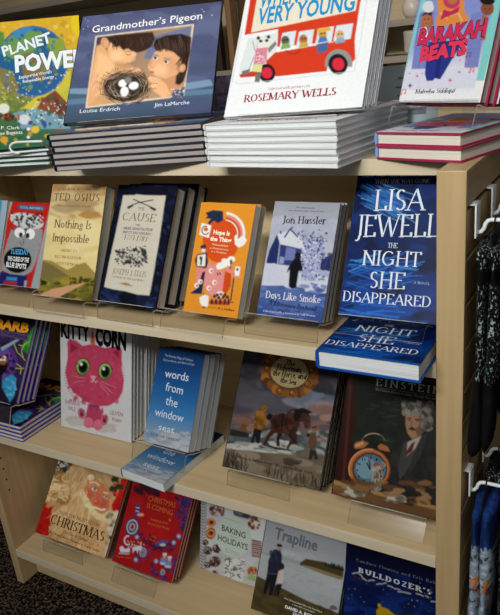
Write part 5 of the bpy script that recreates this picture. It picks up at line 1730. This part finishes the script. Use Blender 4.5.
card('shelf_sign', -.27, .312, .0045, .19, .118, -4, M['card'], 'pale blue printed card standing behind the red bus books', [(.62, .95, .8, .004), (.6, .93, .68, .003), (.62, .96, .56, .003), (.6, .9, .3, .012), (.62, .9, .15, .005)])
card('shelf_sign', -.562, .3283, .0012, .09, .128, 0, M['lilac'], 'lilac printed card standing between the nest book and the red bus books', [(.3, .9, .7, .006), (.4, .9, .5, .005), (.3, .9, .3, .005)], False)

# ------------------------------------------------------------------ sock rack on the slatwall side
X0 = TP


def hook(y, z, ln, label):
    o = empty('display_hook', (X0, y, z))
    tag(o, label, 'hook', 'white metal slatwall hooks')
    bm = bmesh.new()
    bx(bm, -.004, .008, -.012, .012, -.0008, .0012, .0004)
    bx(bm, .006, .0085, -.012, .012, -.045, .0012, .0006)
    bmesh.ops.recalc_face_normals(bm, faces=bm.faces)
    link('backplate', bm, M['white_metal'], o)
    bm = bmesh.new()
    tube(bm, [(.008, 0, -.04), (.013, 0, -.038), (.0165, 0, -.033), (.018, 0, -.027), (.021, 0, -.023), (.026, 0, -.0215), (ln, 0, -.0215), (ln + .006, 0, -.019), (ln + .009, 0, -.012)], .0029, 12)
    for f in bm.faces:
        f.smooth = True
    link('peg', bm, M['white_metal'], o)
    return o


hook(.035, -.0495, .13, 'white slatwall hook nearest the post, in the upper row')
hook(.142, -.0495, .13, 'white slatwall hook second from the post, in the upper row')
hook(.246, -.0495, .13, 'white slatwall hook third from the post, in the upper row')
hook(.035, -.4632, .13, 'white slatwall hook nearest the post, in the lower row')
hook(.135, -.4632, .13, 'white slatwall hook second from the post, in the lower row')


def sock_mat(name, kind):
    m, nt, b = new_mat(name)
    N = nt.nodes
    L = nt.links.new
    tc = N.new('ShaderNodeTexCoord')

    def ramp(src, stops, const=True):
        r = N.new('ShaderNodeValToRGB')
        if const:
            r.color_ramp.interpolation = 'CONSTANT'
        els = r.color_ramp.elements
        while len(els) < len(stops):
            els.new(.5)
        for e, (p, c) in zip(els, stops):
            e.position = p
            e.color = (*lin(c), 1)
        L(src, r.inputs[0])
        return r.outputs[0]

    def noise(sc, det=3):
        mp = N.new('ShaderNodeMapping')
        mp.inputs['Scale'].default_value = sc
        L(tc.outputs['Object'], mp.inputs[0])
        n = N.new('ShaderNodeTexNoise')
        n.inputs['Scale'].default_value = 1
        n.inputs['Detail'].default_value = det
        L(mp.outputs[0], n.inputs[0])
        return n.outputs[0]

    def mix(f, a, c):
        x = N.new('ShaderNodeMix')
        x.data_type = 'RGBA'
        if isinstance(f, float):
            x.inputs[0].default_value = f
        else:
            L(f, x.inputs[0])
        L(a, x.inputs[6])
        L(c, x.inputs[7])
        return x.outputs[2]
    sep = N.new('ShaderNodeSeparateXYZ')
    L(tc.outputs['Object'], sep.inputs[0])
    mr = N.new('ShaderNodeMapRange')
    mr.inputs['From Min'].default_value = 0
    mr.inputs['From Max'].default_value = -.4
    L(sep.outputs['Z'], mr.inputs[0])
    zz = mr.outputs[0]
    if kind == 'black':
        base = ramp(noise((330, 330, 210)), [(0, '060708'), (.55, '0a0b0d'), (.58, '5d6a6a'), (.62, '96a2a0')])
        teal = ramp(noise((120, 120, 110)), [(0, '000000'), (.7, '156a60')])
        add = N.new('ShaderNodeMix')
        add.data_type = 'RGBA'
        add.blend_type = 'ADD'
        add.inputs[0].default_value = 1
        L(base, add.inputs[6])
        L(teal, add.inputs[7])
        plain = ramp(noise((60, 60, 60)), [(0, '050506'), (.6, '0b0b0c')])
        msk = ramp(zz, [(0, 'ffffff'), (.06, '000000'), (.11, 'ffffff'), (.46, '000000')])
        col = mix(msk, plain, add.outputs[2])
    else:
        blue = ramp(noise((90, 90, 60)), [(0, '11295c'), (.5, '173670'), (.66, '1d4488')])
        grey = ramp(noise((60, 60, 90), 5), [(0, '3c4850'), (.42, '8494a2'), (.55, 'a9b6c0'), (.66, '5a6872')])
        fox = ramp(noise((30, 30, 34), 2), [(0, '000000'), (.6, 'ffffff')])
        org = ramp(noise((80, 80, 80)), [(0, 'b8682c'), (.55, 'c98038')])
        fm = N.new('ShaderNodeMix')
        fm.data_type = 'RGBA'
        fm.blend_type = 'MULTIPLY'
        fm.inputs[0].default_value = 1
        L(fox, fm.inputs[6])
        zm = ramp(zz, [(0, '000000'), (.22, 'ffffff'), (.5, '000000')])
        L(zm, fm.inputs[7])
        g2 = mix(fm.outputs[2], grey, org)
        zr = N.new('ShaderNodeMath')
        zr.operation = 'MULTIPLY_ADD'
        zr.inputs[1].default_value = .25
        L(noise((40, 40, 20)), zr.inputs[0])
        L(zz, zr.inputs[2])
        msk = ramp(zr.outputs[0], [(0, '000000'), (.3, 'ffffff')])
        col = mix(msk, blue, g2)
    L(col, b.inputs['Base Color'])
    b.inputs['Roughness'].default_value = .9
    b.inputs['Specular IOR Level'].default_value = .15
    return m


M['sock_black'] = sock_mat('black_patterned_knit', 'black')
M['sock_fox'] = sock_mat('blue_grey_knit', 'fox')
M['tag'] = noise_mat('black_card_tag', '0c0c0d', '17171a', (60, 60, 60))


def sock_bm(ln, dx, dy, seed, foot=.62, bend=38, wsc=1.0):
    R = random.Random(seed)
    bm = bmesh.new()
    n = 22
    K = 22
    rings = []
    y, z, an = 0.0, 0.0, 0.0
    for i in range(K + 1):
        t = i / K
        if t > foot - .1:
            an = math.radians(bend) * min(1, (t - foot + .1) / .22)
        if i:
            y -= math.sin(an) * ln / K
            z -= math.cos(an) * ln / K
        wid = .0435 + .003 * math.sin(t * 9 + seed)
        if t < .08:
            wid = .044
        if abs(t - foot) < .12:
            wid += .005 * (1 - abs(t - foot) / .12)
        wid *= wsc
        th = .0085 + .002 * math.sin(t * 7 + seed * 2)
        if t > .88:
            q = max(.02, 1 - ((t - .88) / .12) ** 2)
            wid *= math.sqrt(q) if q > 0 else .1
            th *= math.sqrt(q)
        ring = []
        for k in range(n):
            a = 2 * PI * k / n
            u = wid * math.cos(a)
            v = th * math.copysign(abs(math.sin(a)) ** .7, math.sin(a)) + .0016 * math.sin(3 * a + t * 14 + seed)
            ring.append(bm.verts.new((dx + v, dy + y + u * math.cos(an), z - u * math.sin(an) * -1)))
        rings.append(ring)
    for a, b in zip(rings, rings[1:]):
        for k in range(n):
            bm.faces.new((a[k], a[(k + 1) % n], b[(k + 1) % n], b[k]))
    bm.faces.new(rings[0])
    bm.faces.new(rings[-1][::-1])
    bmesh.ops.recalc_face_normals(bm, faces=bm.faces)
    return bm


def socks(x, y, zr, mat, label, seed, ln=.33, tilt=0.0, group=None, bend=38, wsc=.95):
    """a pair hanging by its card from a peg; x along the peg, zr = peg centre height"""
    o = empty('sock_pair', (x, y, zr), (math.radians(tilt), 0, 0))
    tag(o, label, 'socks', group)
    for i, d in enumerate((-.0078, .0078)):
        s = link('sock', sock_bm(ln - i * .008, 0, 0, seed + i, bend=bend, wsc=wsc), mat, o, True)
        s.location = (d, 0, -.03)
    bm = bmesh.new()
    bx(bm, -.0012, .0012, -.03, .03, -.05, -.012, .0004)
    bmesh.ops.recalc_face_normals(bm, faces=bm.faces)
    link('card_tag', bm, M['tag'], o)
    bm = bmesh.new()
    pts = [(0, .0066 * math.sin(2 * PI * k / 14), -.0026 + .0068 * math.cos(2 * PI * k / 14)) for k in range(15)]
    tube(bm, pts, .0011, 8)
    tube(bm, [(0, 0, -.0094), (0, 0, -.016)], .0011, 8)
    link('hanging_loop', bm, M['tag'], o)
    return o


G1 = 'patterned black socks on the upper hooks'
socks(.0685, .035, -.071, M['sock_black'], 'black socks with white and teal pattern nearest the post, innermost on the upper hook', 1, .3, 0, G1, 20, 1.16)
socks(.112, .035, -.071, M['sock_black'], 'black socks with white and teal pattern nearest the post, outer pair on the upper hook', 4, .295, 2, G1, 20, 1.16)
socks(.0685, .142, -.071, M['sock_black'], 'black patterned socks on the second upper hook from the post', 7, .3, 0, G1, 20)
socks(.0685, .246, -.071, M['sock_black'], 'black patterned socks on the third upper hook from the post', 11, .335, 0, G1, 20)
G2 = 'socks on the lower hooks'
socks(.0685, .035, -.4847, M['sock_fox'], 'blue and grey socks with orange animals on the lower hook nearest the post', 2, .34, 0, G2, 36, 1.1)
socks(.112, .035, -.4847, M['sock_black'], 'black patterned socks in front of the blue and grey pair on the lower hook', 9, .33, 0, G2, 20)
socks(.0685, .135, -.4847, M['sock_black'], 'black patterned socks on the lower hook farther from the post', 13, .33, 0, G2, 20)

# ------------------------------------------------------------------ store behind
def bookcase(x0, x1, y, zt, shelves, mat, label, side=.02, d=.3):
    o = tag(empty('wall_bookcase', ((x0 + x1) / 2, y, FLOOR)), label, 'bookcase')
    off = Vector((-(x0 + x1) / 2, -y, -FLOOR))
    def p(name, a, b, c_, d_, e, f, m_):
        q = box(name, a, b, c_, d_, e, f, m_, o, .001)
        q.location = off
    p('side_panel', x0, x0 + side, y, y + d, FLOOR + .0004, zt, mat)
    p('side_panel', x1 - side, x1, y, y + d, FLOOR + .0004, zt, mat)
    p('back_panel', x0 + side, x1 - side, y + d - .015, y + d, FLOOR + .01, zt, M['wood_back'])
    for z in shelves:
        p('shelf', x0 + side, x1 - side, y, y + d - .015, z - .02, z, M['bcase_grey'])
    return o


bookcase(-2.75, -1.0, 1.2, .62, (.6, .43, .12, -.18, -.5, -.8), M['bcase'], 'brown bookcase standing behind the display, at left')
bookcase(-.62, .35, 1.3, .9, (.88, .55, .22, .115, -.2, -.5, -.8), M['bcase'], 'brown bookcase of small ornaments behind the display, at right')
R = random.Random(21)
SP = [noise_mat('book_cloth_%s' % n_, c1, c2, (90, 90, 90), 3, .5) for n_, c1, c2 in (('black', '121013', '1c1a1f'), ('red', '5a1a1e', '6b2228'), ('navy', '141c34', '1c2744'), ('brown', '2c1e18', '3a281f'), ('teal', '2c7a88', '3a8c98'), ('pink', 'a8456a', 'b8557a'))]
x = -2.4
i = 0
PLACE = ['leftmost', 'second from the left', 'third from the left', 'fourth from the left', 'fifth from the left', 'sixth from the left', 'seventh from the left', 'eighth from the left', 'ninth from the left', 'tenth from the left', 'eleventh from the left', 'twelfth from the left', 'thirteenth from the left', 'fourteenth from the left']
while x < -1.12 and i < 14:
    w_ = R.uniform(.07, .11)
    h_ = R.uniform(.17, .23)
    o = empty('shelved_book', (x, 1.26, .12))
    mt = SP[R.choice([0, 0, 0, 2, 3, 0])] if i not in (9, 10) else SP[4 + i % 2]
    tag(o, f'dark book {PLACE[i]} on the bookcase shelf behind the globe book', 'book', 'books on the bookcase behind')
    box('cover', 0, w_, 0, .03, .0002, h_, mt, o, .001)
    box('page_block', .004, w_ - .002, .003, .027, h_ - .001, h_ + .0006, M['pages'], o, 0)
    x += w_ + R.uniform(.002, .01)
    i += 1


def ornament(x, y, z, prof, mat, label, name='ornament'):
    bm = bmesh.new()
    rings = []
    for r, h in prof:
        rings.append([bm.verts.new((r * math.cos(2 * PI * k / 18), r * math.sin(2 * PI * k / 18), h)) for k in range(18)])
    for a, b in zip(rings, rings[1:]):
        for k in range(18):
            bm.faces.new((a[k], a[(k + 1) % 18], b[(k + 1) % 18], b[k]))
    bm.faces.new(rings[0][::-1])
    bm.faces.new(rings[-1])
    bmesh.ops.recalc_face_normals(bm, faces=bm.faces)
    o = link(name, bm, mat, None, True)
    o.location = (x, y, z)
    tag(o, label, 'ornament', 'ornaments on the bookcase behind')


M['cream'] = noise_mat('cream_glaze', 'c9bcae', 'd8ccc0', (20, 20, 20), 3, .3)
M['slate'] = noise_mat('slate_glaze', '4c5c68', '5c6c78', (20, 20, 20), 3, .3)
vase = [(.018, 0), (.03, .015), (.034, .035), (.02, .06), (.014, .075), (.02, .085)]
cup = [(.022, 0), (.028, .01), (.03, .06), (.031, .07)]
pot = [(.02, 0), (.045, .012), (.055, .035), (.04, .055), (.015, .062), (.012, .07)]
ornament(-.44, 1.37, .1152, cup, M['cream'], 'cream cup on the ornament bookcase behind, left on the lower shelf')
ornament(-.335, 1.37, .1152, pot, M['slate'], 'slate bowl on the ornament bookcase behind, beside the cream cup')
ornament(-.44, 1.37, .2202, vase, M['cream'], 'small cream vase on the ornament bookcase behind, on the upper shelf')
ornament(-.345, 1.37, .2202, pot, M['cream'], 'cream lidded pot on the ornament bookcase behind, on the upper shelf')
# beaded strands hanging on the end of the brown bookcase
bm = bmesh.new()
for i in range(60):
    bmesh.ops.create_icosphere(bm, subdivisions=1, radius=.0042, matrix=Matrix.Translation((0, 0, -.0075 * i)))
for f in bm.faces:
    f.smooth = True
o = link('bead_strand', bm, noise_mat('dark_beads', '2c2622', '6c645c', (300, 300, 300), 2, .3))
o.location = (-.995, 1.24, .45)
tag(o, 'long strand of dark beads hanging on the end of the brown bookcase', 'beads')
